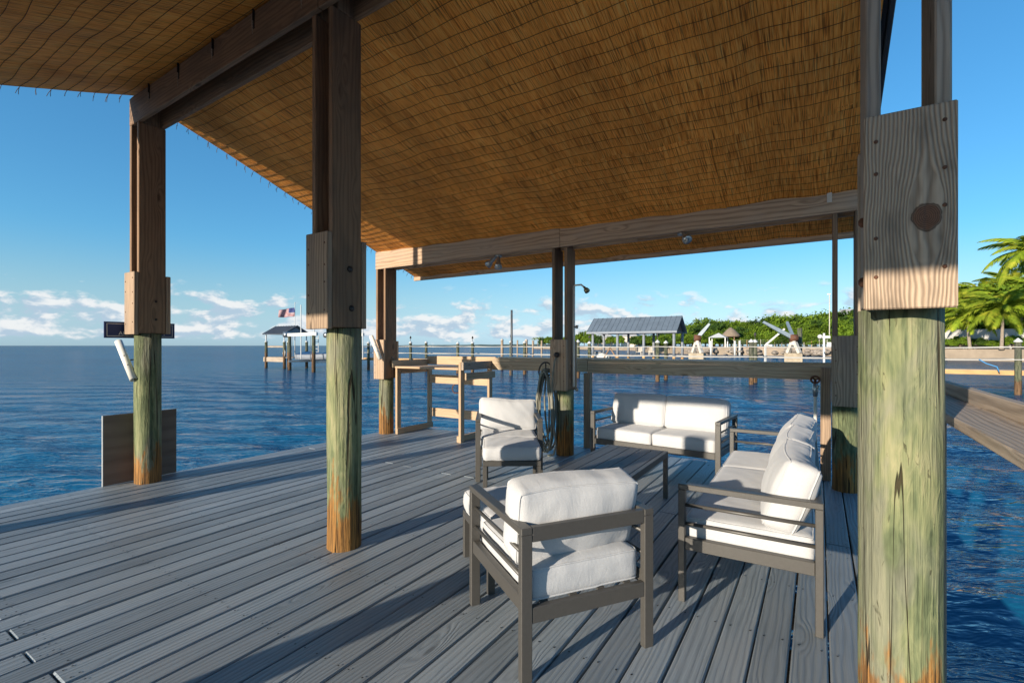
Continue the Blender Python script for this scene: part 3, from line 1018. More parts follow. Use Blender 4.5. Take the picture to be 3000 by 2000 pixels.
rod_holder('rod_holder', 'cream plastic rod holder tube tilted on the left seaward piling', pt(392, 1112, 2.055), pt(347, 1000, 2.03), pt(402, 1052, 2.13))
rod_holder('rod_holder', 'cream plastic rod holder tube tilted on the post beside the cedar bench', pt(1114, 1052, 5.17), pt(1087, 984, 5.13), pt(1103, 1018, 5.22))

# ------------------------------------------------------------------ cedar work bench at the far left corner of the deck
bench = thing('fish_cleaning_bench', 'open cedar work bench with raised back board at the far deck corner', 'work bench', (-5.0, 5.8, 0))
W = M['wood_cedar']
BX0, BX1, BY0, BY1 = -5.56, -4.27, 5.47, 6.16
for (x, y) in ((BX0, BY0 - 0.0), (BX1, BY0 - 0.05), (BX0 + 0.03, BY1), (BX1 - 0.03, BY1)):
    board('leg', (x, y, 0.0), (x, y, 1.13 if y < 5.6 and x > -5 else 1.02), 0.085 if x < -5 and y > 6 else 0.088, 0.040, W, bench, up=(1, 0, 0))
for x in (BX0 + 0.045, BX1 - 0.045):
    board('floor_rail', (x, BY0 - 0.08, 0.046), (x, BY1 + 0.05, 0.046), 0.04, 0.088, W, bench)
board('table_top', (BX0 - 0.02, (BY0 + BY1) / 2 - 0.10, 1.035), (BX1 - 0.055, (BY0 + BY1) / 2 - 0.10, 1.035), 0.60, 0.030, W, bench)
board('back_board', (BX0 - 0.05, BY1 + 0.045, 1.125), (BX1 + 0.06, BY1 + 0.045, 1.125), 0.038, 0.14, W, bench)
board('side_board', (BX0 - 0.045, BY0 - 0.09, 1.085), (BX0 - 0.045, BY1 + 0.02, 1.085), 0.038, 0.115, M['wood_rail'], bench)
board('side_board', (BX1 + 0.045, BY0 - 0.09, 1.08), (BX1 + 0.045, BY1 + 0.02, 1.08), 0.038, 0.115, M['wood_grey'], bench)
board('side_brace', (BX1 + 0.043, BY0 - 0.02, 0.93), (BX1 + 0.043, BY1 + 0.02, 0.93), 0.036, 0.10, M['wood_rail'], bench)
board('side_brace', (BX0 + 0.0, BY0 + 0.05, 0.975), (BX0 + 0.0, BY1 - 0.05, 0.975), 0.036, 0.085, W, bench)
board('stretcher', (BX0 + 0.06, BY1 - 0.02, 0.82), (BX1 - 0.02, BY1 - 0.02, 0.82), 0.036, 0.14, W, bench)
board('stretcher', (BX0 + 0.06, BY1 - 0.02, 0.27), (BX1 - 0.02, BY1 - 0.02, 0.27), 0.036, 0.14, W, bench)
mb = MB()
mb.tube([(BX1 - 0.045, BY0 - 0.05, 0.70), (BX1 - 0.13, BY0 - 0.05, 0.695), (BX1 - 0.165, BY0 - 0.05, 0.73), (BX1 - 0.16, BY0 - 0.05, 0.79), (BX1 - 0.12, BY0 - 0.05, 0.815)], 0.008, 6)
mb.build('hook', M['rust'], bench, True)

# ------------------------------------------------------------------ railings
rail = thing('railing', 'weathered timber railing along the far deck edge behind the loveseat', 'railing', (-2.0, 6.1, 0))
WR = M['wood_rail']
RY0, RY1 = 6.13, 6.02     # y at x=-4.25 and x=0.4
def ry(x): return RY0 + (RY1 - RY0) * (x + 4.25) / 4.65
for a, b in ((-4.19, -2.62), (-2.615, 0.42)):
    board('top_board', (a, ry(a) + 0.02, 1.165), (b, ry(b) + 0.02, 1.175), 0.14, 0.036, WR, rail)
    board('front_board', (a, ry(a) - 0.045, 1.075), (b, ry(b) - 0.045, 1.085), 0.036, 0.14, WR, rail)
for x in (-2.63, 0.055):
    board('post', (x, ry(x) - 0.02 + (0.0 if x < -1 else -0.09), 0.0), (x, ry(x) - 0.02 + (0.0 if x < -1 else -0.09), 1.003 if x < -1 else 1.145), 0.09, 0.09, M['wood_post'], rail, up=(0, 1, 0))
mb = MB()
mb.tube([(-4.1, ry(-4.1) - 0.03, 1.192), (-2.6, ry(-2.6) - 0.04, 1.20), (-0.55, ry(-0.55) - 0.045, 1.196)], 0.012, 6)
mb.build('conduit', M['pvc'], rail, True)

rail2 = thing('railing', 'near timber ledge railing beside the big right-hand piling over the water', 'railing', (0.45, 2.0, 0))
WG = M['wood_grey']
X2 = 0.40
board('ledge_board', (X2 + 0.100, -2.2, 1.087), (X2 + 0.100, 4.3, 1.087), 0.17, 0.038, WG, rail2)
for a, b in ((-2.2, 1.65), (1.653, 4.3)):
    board('edge_board', (X2 + 0.205, a, 1.110), (X2 + 0.205, b, 1.110), 0.038, 0.115, WG, rail2)
for y in (-1.3, 2.62, 4.1):
    board('post', (X2 - 0.01, y, -0.3), (X2 - 0.01, y, 1.066), 0.085, 0.085, WG, rail2, up=(0, 1, 0))

# faucet and riser by the right far post
fc = thing('water_tap', 'white riser pipe with rusty tap beside the far right railing post', 'tap', (-0.02, 5.86, 0))
xx, yy = -0.035, 5.855
mb = MB(); mb.tube([(xx, yy, 0.0), (xx, yy, 0.85)], 0.016, 8); mb.build('riser_pipe', M['pvc'], fc, True)
mb = MB(); mb.tube([(xx, yy, 0.85), (xx, yy, 0.92), (xx, yy, 1.0)], [0.020, 0.026, 0.018], 8); mb.tube([(xx, yy, 0.93), (xx + 0.03, yy - 0.03, 0.96)], 0.012, 6); mb.build('valve_body', M['steel'], fc, True)
mb = MB()
mb.tube([(xx + 0.038 * math.cos(a), yy - 0.045 + 0.0, 1.025 + 0.034 * math.sin(a)) for a in np.linspace(0, 6.283, 13)[:-1]], 0.010, 6, closed=True)
mb.tube([(xx, yy, 0.99), (xx, yy - 0.045, 1.025)], 0.012, 6)
for a in (0.3, 2.4, 4.5): mb.tube([(xx, yy - 0.045, 1.025), (xx + 0.036 * math.cos(a), yy - 0.045, 1.025 + 0.032 * math.sin(a))], 0.007, 5)
mb.build('hand_wheel', M['rust'], fc, True)

# ------------------------------------------------------------------ hose and shower on the middle far post
hx, hy = POSTS['P4'][0], POSTS['P4'][1]
hs = thing('garden_hose', 'coiled grey-green garden hose hanging on the middle far post', 'hose', (hx - 0.2, hy - 0.1, 0))
rnd = random.Random(11)
mb = MB(); pts = []
hcx, hcy = hx - 0.20, hy - 0.14
nl = 9
for i in range(nl * 28 + 1):
    a = 2 * math.pi * i / 28
    k = i / 28
    rx = 0.085 + 0.03 * math.sin(k * 1.7) + 0.012 * (k % 3)
    top = 1.06 - 0.02 * math.sin(k * 2.1)
    bot = 0.22 - 0.20 * abs(math.sin(k * 1.3 + 0.4))
    cz, rz_ = (top + bot) / 2, (top - bot) / 2
    sx = math.sin(a); cz_ = math.cos(a)
    xx = hcx + (rx * sx if cz_ < 0.3 else rx * 0.85 * sx) + 0.018 * math.sin(k * 2.9) + (0.05 * (1 - cz_) * 0.5) * math.sin(k * 1.1)
    yy = hcy - 0.07 + 0.016 * k + 0.01 * math.sin(a * 2 + k)
    pts.append((xx, yy, cz + rz_ * (math.copysign(abs(cz_) ** 0.9, cz_))))
mb.tube(pts, 0.0115, 7); mb.build('coil', M['hose'], hs, True)
mb = MB()
fy = hy - 0.06 - UD / 2 - 0.06
mb.tube([(hx + 0.0, fy + 0.01, 1.245), (hx - 0.02, fy - 0.012, 1.18), (hx - 0.045, fy - 0.010, 1.0), (hx - 0.06, fy - 0.006, 0.75), (hx - 0.05, fy + 0.0, 0.45), (hx - 0.02, fy + 0.03, 0.15), (hx - 0.05, fy + 0.02, 0.03), (hx - 0.12, fy, 0.015)], 0.0125, 7)
mb.build('hose_end', M['hose'], hs, True)
mb = MB(); mb.lathe((hx - 0.0, fy + 0.005, 1.225), [(0.014, 0), (0.03, 0.01), (0.034, 0.035), (0.028, 0.055), (0.010, 0.065)], 10); mb.build('nozzle', M['black_iron'], hs, True)
mb = MB()
arc = [(hcx + 0.10 * math.cos(a), hcy + 0.0, 1.03 + 0.13 * math.sin(a)) for a in np.linspace(0.0, math.pi, 12)]
mb.tube(arc, 0.010, 6); mb.tube([(hcx, hcy, 1.03), (hcx, hcy, 1.16)], 0.008, 6)
mb.tube([(hcx - 0.10, hcy, 1.03), (hcx - 0.09, hcy, 0.97), (hcx + 0.1, hcy, 0.97), (hcx + 0.10, hcy, 1.03)], 0.009, 6)
mb.tube([(hcx, hcy, 1.0), (hx - 0.10, hy - 0.12, 1.0)], 0.012, 6)
mb.build('hanger', M['black_iron'], hs, True)

sh = thing('outdoor_shower', 'pale shower pipe with brass head fixed to the middle far post', 'shower', (hx + 0.15, hy, 0.8))
sx_, sy_ = hx + HW + 0.022, hy - 0.03
mb = MB(); mb.tube([(sx_, sy_, 0.86), (sx_, sy_, 2.08)], 0.0165, 8); mb.build('pipe', M['pvc'], sh, True)
mb = MB(); mb.tube([(sx_, sy_, 2.06), (sx_, sy_, 2.11), (sx_ + 0.03, sy_ - 0.01, 2.115), (sx_ + 0.12, sy_ - 0.04, 2.112), (sx_ + 0.17, sy_ - 0.06, 2.075)], 0.011, 7); mb.build('arm', M['pvc'], sh, True)
d = Vector((0.05, -0.02, -0.055)); p = Vector((sx_ + 0.165, sy_ - 0.058, 2.08))
mb = MB(); mb.tube([p, p + d * 0.4, p + d * 0.55, p + d * 1.05], [0.014, 0.016, 0.030, 0.036], 10); mb.build('shower_head', plain('aged_brass', (0.30, 0.24, 0.13), 0.4, 0.7), sh, True)
for z in (1.60, 0.83):
    mb = MB(); mb.tube([(sx_, sy_, z), (sx_ + 0.05, sy_ - 0.015, z)], 0.012, 6); mb.tube([(sx_ + 0.05, sy_ - 0.015, z - 0.02), (sx_ + 0.05, sy_ - 0.015, z + 0.02)], 0.017, 7)
    mb.tube([(sx_ + 0.03, sy_ - 0.01, z), (sx_ + 0.075, sy_ - 0.035, z + 0.012)], 0.009, 6)
    mb.build('valve', M['steel'], sh, True)


# ------------------------------------------------------------------ flood lamps under the far beam
def flood(x, label, dirs):
    t = (x + 5.86) / 6.19
    yb = 5.45 + 0.15 * t - 0.06 - UD / 2
    zb = 2.555 + 0.047 * t
    yb += 0.045
    th = thing('flood_lamp', label, 'lamp', (x, yb, zb))
    mb = MB(); mb.tube([(x, yb, zb), (x, yb, zb - 0.022)], 0.045, 12); mb.build('base_plate', M['steel'], th, True)
    for d in dirs:
        d = Vector(d).normalized()
        p = Vector((x, yb, zb - 0.02)) + Vector((d.x, d.y, 0)) * 0.05
        mb = MB(); mb.tube([p + Vector((0, 0, 0.012)), p + d * 0.05, p + d * 0.09, p + d * 0.10, p + d * 0.16], [0.018, 0.026, 0.026, 0.034, 0.052], 12, caps=True); mb.build('lamp_holder', M['steel'], th, True)
        mb = MB(); mb.tube([p + d * 0.158, p + d * 0.172, p + d * 0.178], [0.050, 0.042, 0.015], 12); mb.build('bulb', M['glass'], th, True)


flood(XatY(1470, 5.45), 'twin floodlight fitting under the beam left of the middle post', [(-0.75, -0.15, -0.65), (0.15, -0.25, -0.95)])
flood(XatY(2000, 5.47), 'single floodlight under the beam right of the middle post', [(0.45, -0.75, -0.6)])


# ================================================================== FURNITURE
def cushion_mesh(w, d, h, seed, r=0.035, puff=0.02, wr=0.005, name='cushion', slump=0.0):
    """soft box centred on origin: w along X, d along Y, h along Z; returns (mesh, piping mesh)"""
    nx, ny, nz = max(10, int(w / 0.022)), max(10, int(d / 0.022)), max(5, int(h / 0.022))
    hx, hy, hz = w / 2, d / 2, h / 2

    def f(q):
        ix = max(-hx + r, min(hx - r, q[0])); iy = max(-hy + r, min(hy - r, q[1])); iz = max(-hz + r, min(hz - r, q[2]))
        dv = Vector((q[0] - ix, q[1] - iy, q[2] - iz))
        nrm = dv.normalized() if dv.length > 1e-9 else Vector((0, 0, 1))
        p = Vector((ix, iy, iz)) + nrm * r
        u, v, t = q[0] / hx, q[1] / hy, q[2] / hz
        # stuffed faces
        p.z += puff * t * (1 - u * u) ** 0.6 * (1 - v * v) ** 0.6 if abs(u) < 1 and abs(v) < 1 else 0
        p.x += 0.30 * puff * u * max(0, 1 - t * t) * max(0, 1 - v ** 4)
        p.y += 0.30 * puff * v * max(0, 1 - t * t) * max(0, 1 - u ** 4)
        # corners drawn in a little
        cfac = (abs(u) * abs(v)) ** 6
        p.x -= 0.004 * u * cfac; p.y -= 0.004 * v * cfac
        if slump:
            # back pillow: top edge sinks between its ears, belly pushes out low down, whole pillow twists a touch
            up = (v + 1) / 2
            p.y -= slump * up * (1 - u * u) * (0.8 + 0.4 * math.sin(seed)) + slump * 0.35 * up * math.sin(2.2 * u + seed)
            p.z += slump * 0.9 * t * (1 - u * u) * (1 - up) * up * 4
            p.z += slump * 0.8 * math.sin(1.7 * u + seed * 1.3) * up
        # wrinkles: across the seams, softer further in
        e = min(hx - abs(q[0]), hy - abs(q[1]))
        s1 = mnoise.noise(Vector((p.x * 17 + seed, p.y * 17, p.z * 7)))
        s2 = mnoise.noise(Vector((p.x * 8 + seed * 3, p.y * 8, p.z * 8 + 4)))
        s3 = 1 - abs(mnoise.noise(Vector((p.x * 8 - p.y * 4 + seed * 5, p.y * 4, p.z * 9)))) * 3.2
        amp = wr * (0.5 + 0.8 * math.exp(-max(0, e) / 0.05))
        p += nrm * (amp * s1 * 0.6 + wr * 1.2 * s2 + wr * 1.3 * max(0, s3))
        return p
    vid = {}
    vs = []; fs = []

    def V(i, j, k):
        key = (i, j, k)
        if key not in vid:
            def sp(n, a):   # denser near the rims
                t = a / n * 2 - 1
                return t
            q = (sp(nx, i) * hx, sp(ny, j) * hy, sp(nz, k) * hz)
            vid[key] = len(vs); vs.append(f(q))
        return vid[key]
    for i in range(nx):
        for j in range(ny):
            fs.append((V(i, j, nz), V(i + 1, j, nz), V(i + 1, j + 1, nz), V(i, j + 1, nz)))
            fs.append((V(i, j, 0), V(i, j + 1, 0), V(i + 1, j + 1, 0), V(i + 1, j, 0)))
    for i in range(nx):
        for k in range(nz):
            fs.append((V(i, 0, k), V(i + 1, 0, k), V(i + 1, 0, k + 1), V(i, 0, k + 1)))
            fs.append((V(i, ny, k), V(i, ny, k + 1), V(i + 1, ny, k + 1), V(i + 1, ny, k)))
    for j in range(ny):
        for k in range(nz):
            fs.append((V(0, j, k), V(0, j, k + 1), V(0, j + 1, k + 1), V(0, j + 1, k)))
            fs.append((V(nx, j, k), V(nx, j + 1, k), V(nx, j + 1, k + 1), V(nx, j, k + 1)))
    me = mesh(name, vs, fs, M['fabric'], True)
    tb = MB()
    for sgn in (1, -1):
        out = []
        m = 26
        for a in range(m): out.append((-hx + w * a / m, -hy))
        for a in range(m): out.append((hx, -hy + d * a / m))
        for a in range(m): out.append((hx - w * a / m, hy))
        for a in range(m): out.append((-hx, hy - d * a / m))
        pts = [f((x, y, sgn * hz)) for x, y in out]
        tb.tube(pts, 0.0045, 5, closed=True)
    return me, tb.mesh('piping', M['fabric'], True)


_cc = {}


def cushion(name, parent, w, d, h, seed, m4, **kw):
    key = (w, d, h, seed, tuple(sorted(kw.items())))
    if key not in _cc: _cc[key] = cushion_mesh(w, d, h, seed, name=name, **kw)
    a, b = _cc[key]
    o = put(name, a, parent, m4, world=False)
    put('piping', b, o, Matrix(), world=False)
    return o


def seat_frame(t, W, D, seats, seed=0):
    """aluminium lounge frame in local space: +Y is the front; arms top at 0.63"""
    mt = M['metal_frame']
    AH = 0.63
    tw, td = 0.05, 0.034

    def bx(name, lo, hi, bev=0.003):
        c = [(a + b) / 2 for a, b in zip(lo, hi)]
        s = [b - a for a, b in zip(lo, hi)]
        put(name, board_mesh(s[0], s[1], s[2], mt, bev), t, Matrix.Translation(c), world=False)
    hx, hy = W / 2, D / 2
    for sx in (-1, 1):
        xo = sx * hx; xi = sx * (hx - tw)
        lo, hi = min(xo, xi), max(xo, xi)
        bx('leg', (lo, hy - td, 0), (hi, hy, AH - 0.030))
        bx('leg', (lo, -hy, 0), (hi, -hy + td, AH - 0.030))
        bx('armrest', (lo, -hy, AH - 0.0295), (hi, hy, AH))
        bx('side_rail', (lo + 0.008, -hy + td + 0.0005, 0.280), (hi - 0.008, hy - td - 0.0005, 0.345))
        xm = (lo + hi) / 2
        for z in (0.415, 0.515):
            mb = MB(); mb.tube([(xm, -hy + td - 0.004, z), (xm, hy - td + 0.004, z)], 0.0095, 8)
            mb.build('side_rod', mt, t, True, None, False)
    xi = hx - tw - 0.0005
    bx('back_rail', (-xi, -hy + 0.002, AH - 0.062), (xi, -hy + td - 0.002, AH - 0.001))
    bx('rear_rail', (-xi, -hy + 0.002, 0.236), (xi, -hy + td - 0.002, 0.302))
    bx('front_rail', (-xi, hy - td + 0.002, 0.262), (xi, hy - 0.002, 0.326))
    n = 4 * seats
    for i in range(n):
        x = -xi + 2 * xi * (i + 0.5) / n
        bx('slat', (x - 0.018, -hy + td, 0.296), (x + 0.018, hy - td, 0.306), 0.001)


def lounge(name, label, cat, W, D, seats, loc, rz, seed, lean=0.30, tilt=0.0, group=None):
    t = thing(name, label, cat, loc, rz, group)
    seat_frame(t, W, D, seats)
    inner = W - 0.104
    cw = inner / seats
    rnd = random.Random(seed)
    for i in range(seats):
        x = -inner / 2 + cw * (i + 0.5)
        cushion('seat_cushion', t, round(cw - 0.006, 3), round(D - 0.062, 3), 0.135, seed + i, Matrix.Translation((x, 0.004, 0.3065 + 0.0675)) @ Matrix.Rotation(rnd.uniform(-.006, .006), 4, 'Z'), r=0.018, puff=0.020, wr=0.0022)
        ln = lean + rnd.uniform(-0.02, 0.02)
        hgt = 0.345 if seats == 1 else 0.365
        m4 = Matrix.Translation((x + rnd.uniform(-.006, .006), -0.135, 0.452)) @ Matrix.Rotation(tilt + rnd.uniform(-.015, .015), 4, 'Y') @ Matrix.Rotation(math.pi / 2 + ln, 4, 'X') @ Matrix.Translation((0, hgt / 2 - 0.012, 0))
        cushion('back_cushion', t, round(cw + (0.045 if seats == 1 else 0.0), 3), hgt, 0.145, seed + 40 + i, m4, r=0.026, puff=0.034, wr=0.0034, slump=0.022)
    return t


lounge('lounge_chair', 'grey metal lounge chair nearest the camera seen from behind with white cushions', 'chair', 0.66, 0.68, 1, (-1.105, 2.14, 0), R(55.2), 3, lean=0.25, tilt=-0.03)
lounge('lounge_chair', 'far grey metal lounge chair facing the camera beside the hose post', 'chair', 0.68, 0.66, 1, (-2.83, 4.40, 0), R(-145.4), 7, lean=0.26)
lounge('sofa', 'three-seat white cushioned sofa with grey metal frame beside the right piling', 'sofa', 2.08, 0.66, 3, (-0.33, 3.73, 0), R(91), 11, lean=0.30)
lounge('loveseat', 'two-seat white cushioned loveseat in front of the far railing', 'loveseat', 1.40, 0.70, 2, (-1.47, 5.43, 0), R(175), 21, lean=0.26)


def ottoman(label, loc, rz, seed):
    t = thing('ottoman', label, 'ottoman', loc, rz, None)
    mt = M['metal_frame']
    S = 0.27
    def bx(name, lo, hi, bev=0.003):
        c = [(a + b) / 2 for a, b in zip(lo, hi)]; s = [b - a for a, b in zip(lo, hi)]
        put(name, board_mesh(s[0], s[1], s[2], mt, bev), t, Matrix.Translation(c), world=False)
    for sx in (-1, 1):
        for sy in (-1, 1):
            x0, x1 = sorted((sx * S, sx * (S - 0.04))); y0, y1 = sorted((sy * S, sy * (S - 0.034)))
            bx('leg', (x0, y0, 0), (x1, y1, 0.255))
    for s in (-1, 1):
        y0, y1 = sorted((s * S, s * (S - 0.034)))
        bx('frame_rail', (-S, y0, 0.2555), (S, y1, 0.302))
        x0, x1 = sorted((s * S, s * (S - 0.04)))
        bx('frame_rail', (x0, -S + 0.0345, 0.2555), (x1, S - 0.0345, 0.302))
    for i in range(4):
        x = -S + 0.04 + (2 * S - 0.08) * (i + 0.5) / 4
        bx('slat', (x - 0.018, -S + 0.034, 0.296), (x + 0.018, S - 0.034, 0.306), 0.001)
    cushion('cushion', t, 0.54, 0.54, 0.12, seed, Matrix.Translation((0, 0, 0.308 + 0.06)), r=0.026, puff=0.022, wr=0.0035)
    return t


ottoman('white cushioned footstool in front of the nearest chair, mostly hidden by it', (-1.59, 2.565, 0), R(53), 51)
ottoman('white cushioned footstool pushed against the far chair facing the camera', (-2.55, 4.02, 0), R(-146), 52)

# coffee table
ct = thing('coffee_table', 'low dark grey slatted coffee table between the chairs and sofas', 'table', (-1.435, 3.855, 0))
TX0, TX1, TY0, TY1, TH = -1.725, -1.15, 3.265, 4.45, 0.42
mt = M['metal_frame']
for x in (TX0 + 0.018, TX1 - 0.018):
    for y in (TY0 + 0.02, TY1 - 0.02):
        board('leg', (x, y, 0), (x, y, TH - 0.052), 0.036, 0.04, mt, ct, up=(0, 1, 0), bev=0.002)
for x in (TX0 + 0.018, TX1 - 0.018):
    board('frame_rail', (x, TY0, TH - 0.026), (x, TY1, TH - 0.026), 0.036, 0.052, mt, ct, bev=0.002)
for y in (TY0 + 0.02, TY1 - 0.02):
    board('frame_rail', (TX0 + 0.0365, y, TH - 0.026), (TX1 - 0.0365, y, TH - 0.026), 0.04, 0.052, mt, ct, bev=0.002)
M['slat'] = plain('slate_grey_slat', (0.085, 0.088, 0.094), 0.5, 0, 0.1, 12, 0.1)
n = 5; wtot = TX1 - TX0 - 0.076; pw = wtot / n
for i in range(n):
    x = TX0 + 0.038 + pw * (i + 0.5)
    board('slat', (x, TY0 + 0.041, TH - 0.008), (x, TY1 - 0.041, TH - 0.008), pw - 0.006, 0.018, M['slat'], ct, bev=0.002)

# ================================================================== FAR DOCK
DKY = 33.5
dock = thing('dock', 'long timber dock with white-capped pilings and rope rails across the water', 'dock', (-15, DKY, WATER_Z))
mb = MB(); mb.box((-46, DKY - 0.05, 0.12), (30, DKY + 1.7, 0.155)); mb.build('walkway', M['wood_dock'], dock)
for y in (DKY - 0.09, DKY + 1.70):
    board('stringer', (-46, y, 0.02), (30, y, 0.02), 0.05, 0.22, M['wood_orange'], dock)
plank_me = None
rnd = random.Random(5)
cap_prof = [(0.165, 0.0), (0.165, 0.05), (0.015, 0.20)]
xs = [-43.6, -37.9, -32.2, -26.6, -21.1, -15.2, -9.3, -3.55, 2.3, 8.2, 13.9, 19.6]
_mb = MB(); _mb.lathe((0, 0, 0), [(0.14, -0.7), (0.14, 0.3), (0.135, 1.2), (0.13, 2.62)], 14)
M['piling_dock'] = mat_piling('dock_piling', 0.75, 0.6)
pile_me = _mb.mesh('piling', M['piling_dock'], True)
_mb = MB(); _mb.lathe((0, 0, 0), cap_prof, 14); cap_me = _mb.mesh('cap', M['white_paint'])
_mb = MB(); _mb.lathe((0, 0, 0), [(0.02, 0.18), (0.02, 0.42), (0.075, 0.44), (0.085, 0.50), (0.06, 0.60), (0.01, 0.66)], 10); lamp_me = _mb.mesh('post_lamp', M['black_iron'])
for i, x in enumerate(xs):
    for row in (0, 1):
        if row == 1 and x == 8.2: continue
        y = DKY - 0.26 if row == 0 else DKY + 1.87
        hh = rnd.uniform(-0.06, 0.06)
        pz = WATER_Z
        p = put('piling', pile_me, dock, Matrix.Translation((x, y, pz + hh)))
        put('cap', cap_me, p, Matrix.Translation((x, y, pz + hh + 2.62)))
        if (i + row) % 2 == 0: put('post_lamp', lamp_me, p, Matrix.Translation((x, y, pz + hh + 2.62)))
for y in (DKY - 0.42, DKY + 2.03):
    for z in (1.30, 0.68):
        mb = MB(); pts = []
        for a, b in zip(xs[:-1], xs[1:]):
            for q in range(6):
                f = q / 6
                pts.append((a + (b - a) * f, y, z - 0.05 * 4 * f * (1 - f)))
        pts.append((xs[-1], y, z))
        mb.tube(pts, 0.026, 5); mb.build('rope', M['rope'], dock, True)
for x in xs[:-1]:
    for k in (0.25, 0.5, 0.75):
        pass
# tall mooring pole and outlying mooring piles
def marker(px, py_top, Y, r, label, mat, base=None, cap=True):
    X = XatY(px, Y)
    zt = zat(py_top, X, Y)
    t = thing('mooring_pile', label, 'piling', (X, Y, WATER_Z))
    mb = MB(); mb.lathe((X, Y, 0), [(r, WATER_Z - 0.6), (r, zt * 0.5), (r * 0.92, zt)], 12); mb.build('shaft', mat, t, True)
    if cap:
        mb = MB(); mb.lathe((X, Y, zt), [(r * 1.08, -0.02), (r * 1.08, 0.05), (0.02, 0.16)], 12); mb.build('cap', M['white_rust'], t)
    return t


marker(1499, 908, 33.1, 0.09, 'tall thin black mooring pole standing at the dock edge', M['dark_hull'], cap=False)
M['pile_bare'] = wood('bare_piling', (0.34, 0.26, 0.18), (0.18, 0.12, 0.08), rings=20)
marker(1471, 996, 40, 0.14, 'bare mooring pile just left of the black pole beyond the dock', M['pile_bare'])
marker(1542, 997, 41, 0.15, 'bare mooring pile just right of the black pole beyond the dock', M['pile_bare'])
marker(1516, 996, 75, 0.15, 'slim distant channel pile nearest the black pole', M['pile_bare'], cap=False)
marker(1561, 997, 75, 0.15, 'slim distant channel pile, middle one of the three', M['pile_bare'], cap=False)
marker(1587, 997, 72, 0.15, 'slim distant channel pile farthest right, near the wooded point', M['pile_bare'], cap=False)
# blue line tied on the rope rail at right
mb = MB(); p0 = Vector((XatY(2868, DKY - 0.45), DKY - 0.45, 0.68)); mb.tube([p0, p0 + Vector((0.25, -0.1, -0.2)), p0 + Vector((0.62, -0.15, -0.35)), p0 + Vector((0.7, -0.15, -0.6))], 0.03, 5)
tag(mb.build('mooring_line', M['blue_rope'], None, True), 'short blue line tied to the dock rope at right', 'rope')

# ------------------------------------------------------------------ left boathouse, lift, boat, flag
bh = thing('boathouse', 'small boathouse with dark gable roof and white posts at the dock end', 'boathouse', (-49, 31.5, WATER_Z))
bx0, bx1, by0, by1 = -50.9, -47.0, 30.0, 33.1
ez, rz_ = 2.54, 3.42
def gable_roof(parent, x0, x1, y0, y1, ez, rz, mat, gmat, th=0.07, seam=0.45, gw=True):
    ym = (y0 + y1) / 2
    sl = [(y0, ym), (y1, ym)]
    for (ye, yr) in sl:
        mb = MB()
        s = -1 if ye < ym else 1
        vs = [(x0, ye, ez), (x1, ye, ez), (x1, yr, rz), (x0, yr, rz), (x0, ye, ez + th), (x1, ye, ez + th), (x1, yr, rz + th), (x0, yr, rz + th)]
        mb.add(vs, [(0, 3, 2, 1), (4, 5, 6, 7), (0, 1, 5, 4), (1, 2, 6, 5), (2, 3, 7, 6), (3, 0, 4, 7)])
        ro = mb.build('roof', mat, parent)
        n = int((x1 - x0) / seam)
        for i in range(n + 1):
            x = x0 + (x1 - x0) * i / n
            sb = MB(); sb.bar((x, ye, ez + th + 0.02), (x, yr, rz + th + 0.02), 0.03, 0.045); sb.build('roof_seam', mat, ro)
    if gw:
        for x in (x0 + 0.25, x1 - 0.25):
            mb = MB(); k = 0.16
            vs = [(x - 0.03, y0 + 0.2, ez + .02), (x - 0.03, y1 - 0.2, ez + .02), (x - 0.03, ym, rz - k), (x + 0.03, y0 + 0.2, ez + .02), (x + 0.03, y1 - 0.2, ez + .02), (x + 0.03, ym, rz - k)]
            mb.add(vs, [(0, 1, 2), (3, 5, 4), (0, 3, 4, 1), (1, 4, 5, 2), (2, 5, 3, 0)]); mb.build('gable', gmat, parent)


gable_roof(bh, bx0, bx1, by0, by1, ez, rz_, M['roof_grey'], M['gable'])
for x in (bx0 + 0.3, bx1 - 0.3):
    for y in (by0 + 0.25, by1 - 0.25):
        board('post', (x, y, 0.15), (x, y, ez + 0.02), 0.09, 0.09, M['white_paint'], bh, up=(0, 1, 0))
        mb = MB(); mb.lathe((x + 0.25, y - 0.15, 0), [(0.15, -1.7), (0.15, 0.4), (0.14, 1.75)], 12); pp = mb.build('piling', M['piling_dock'], bh, True)
        put('cap', cap_me, pp, Matrix.Translation((x + 0.25, y - 0.15, 1.75)))
mb = MB(); mb.box((bx0 + 0.1, by0 + 0.1, 0.10), (bx1 + 1.4, by1 + 0.4, 0.15)); mb.build('platform', M['wood_dock'], bh)
board('fascia', (bx0 + 0.1, by0 + 0.07, -0.12), (bx1 - 0.1, by0 + 0.07, -0.12), 0.05, 0.46, M['wood_dock'], bh)
board('cross_rail', (bx0 + 0.3, by0 + 0.2, 1.25), (bx1 - 0.3, by0 + 0.2, 1.25), 0.05, 0.16, M['wood_dock'], bh)
mb = MB()
for i in range(4): mb.tube([(bx1 - 0.1 + 0.06 * i, by0 + 0.05, 0.9), (bx1 - 0.25 + 0.06 * i, by0 + 0.03, 0.55), (bx1 - 0.05 + 0.05 * i, by0 + 0.03, 0.2), (bx1 + 0.05 + 0.04 * i, by0 + 0.05, 0.7), (bx1 - 0.1 + 0.06 * i, by0 + 0.05, 0.9)], 0.025, 5)
tag(mb.build('rope_coil', M['rope'], None, True), 'white rope coil hanging by the small boathouse', 'rope')

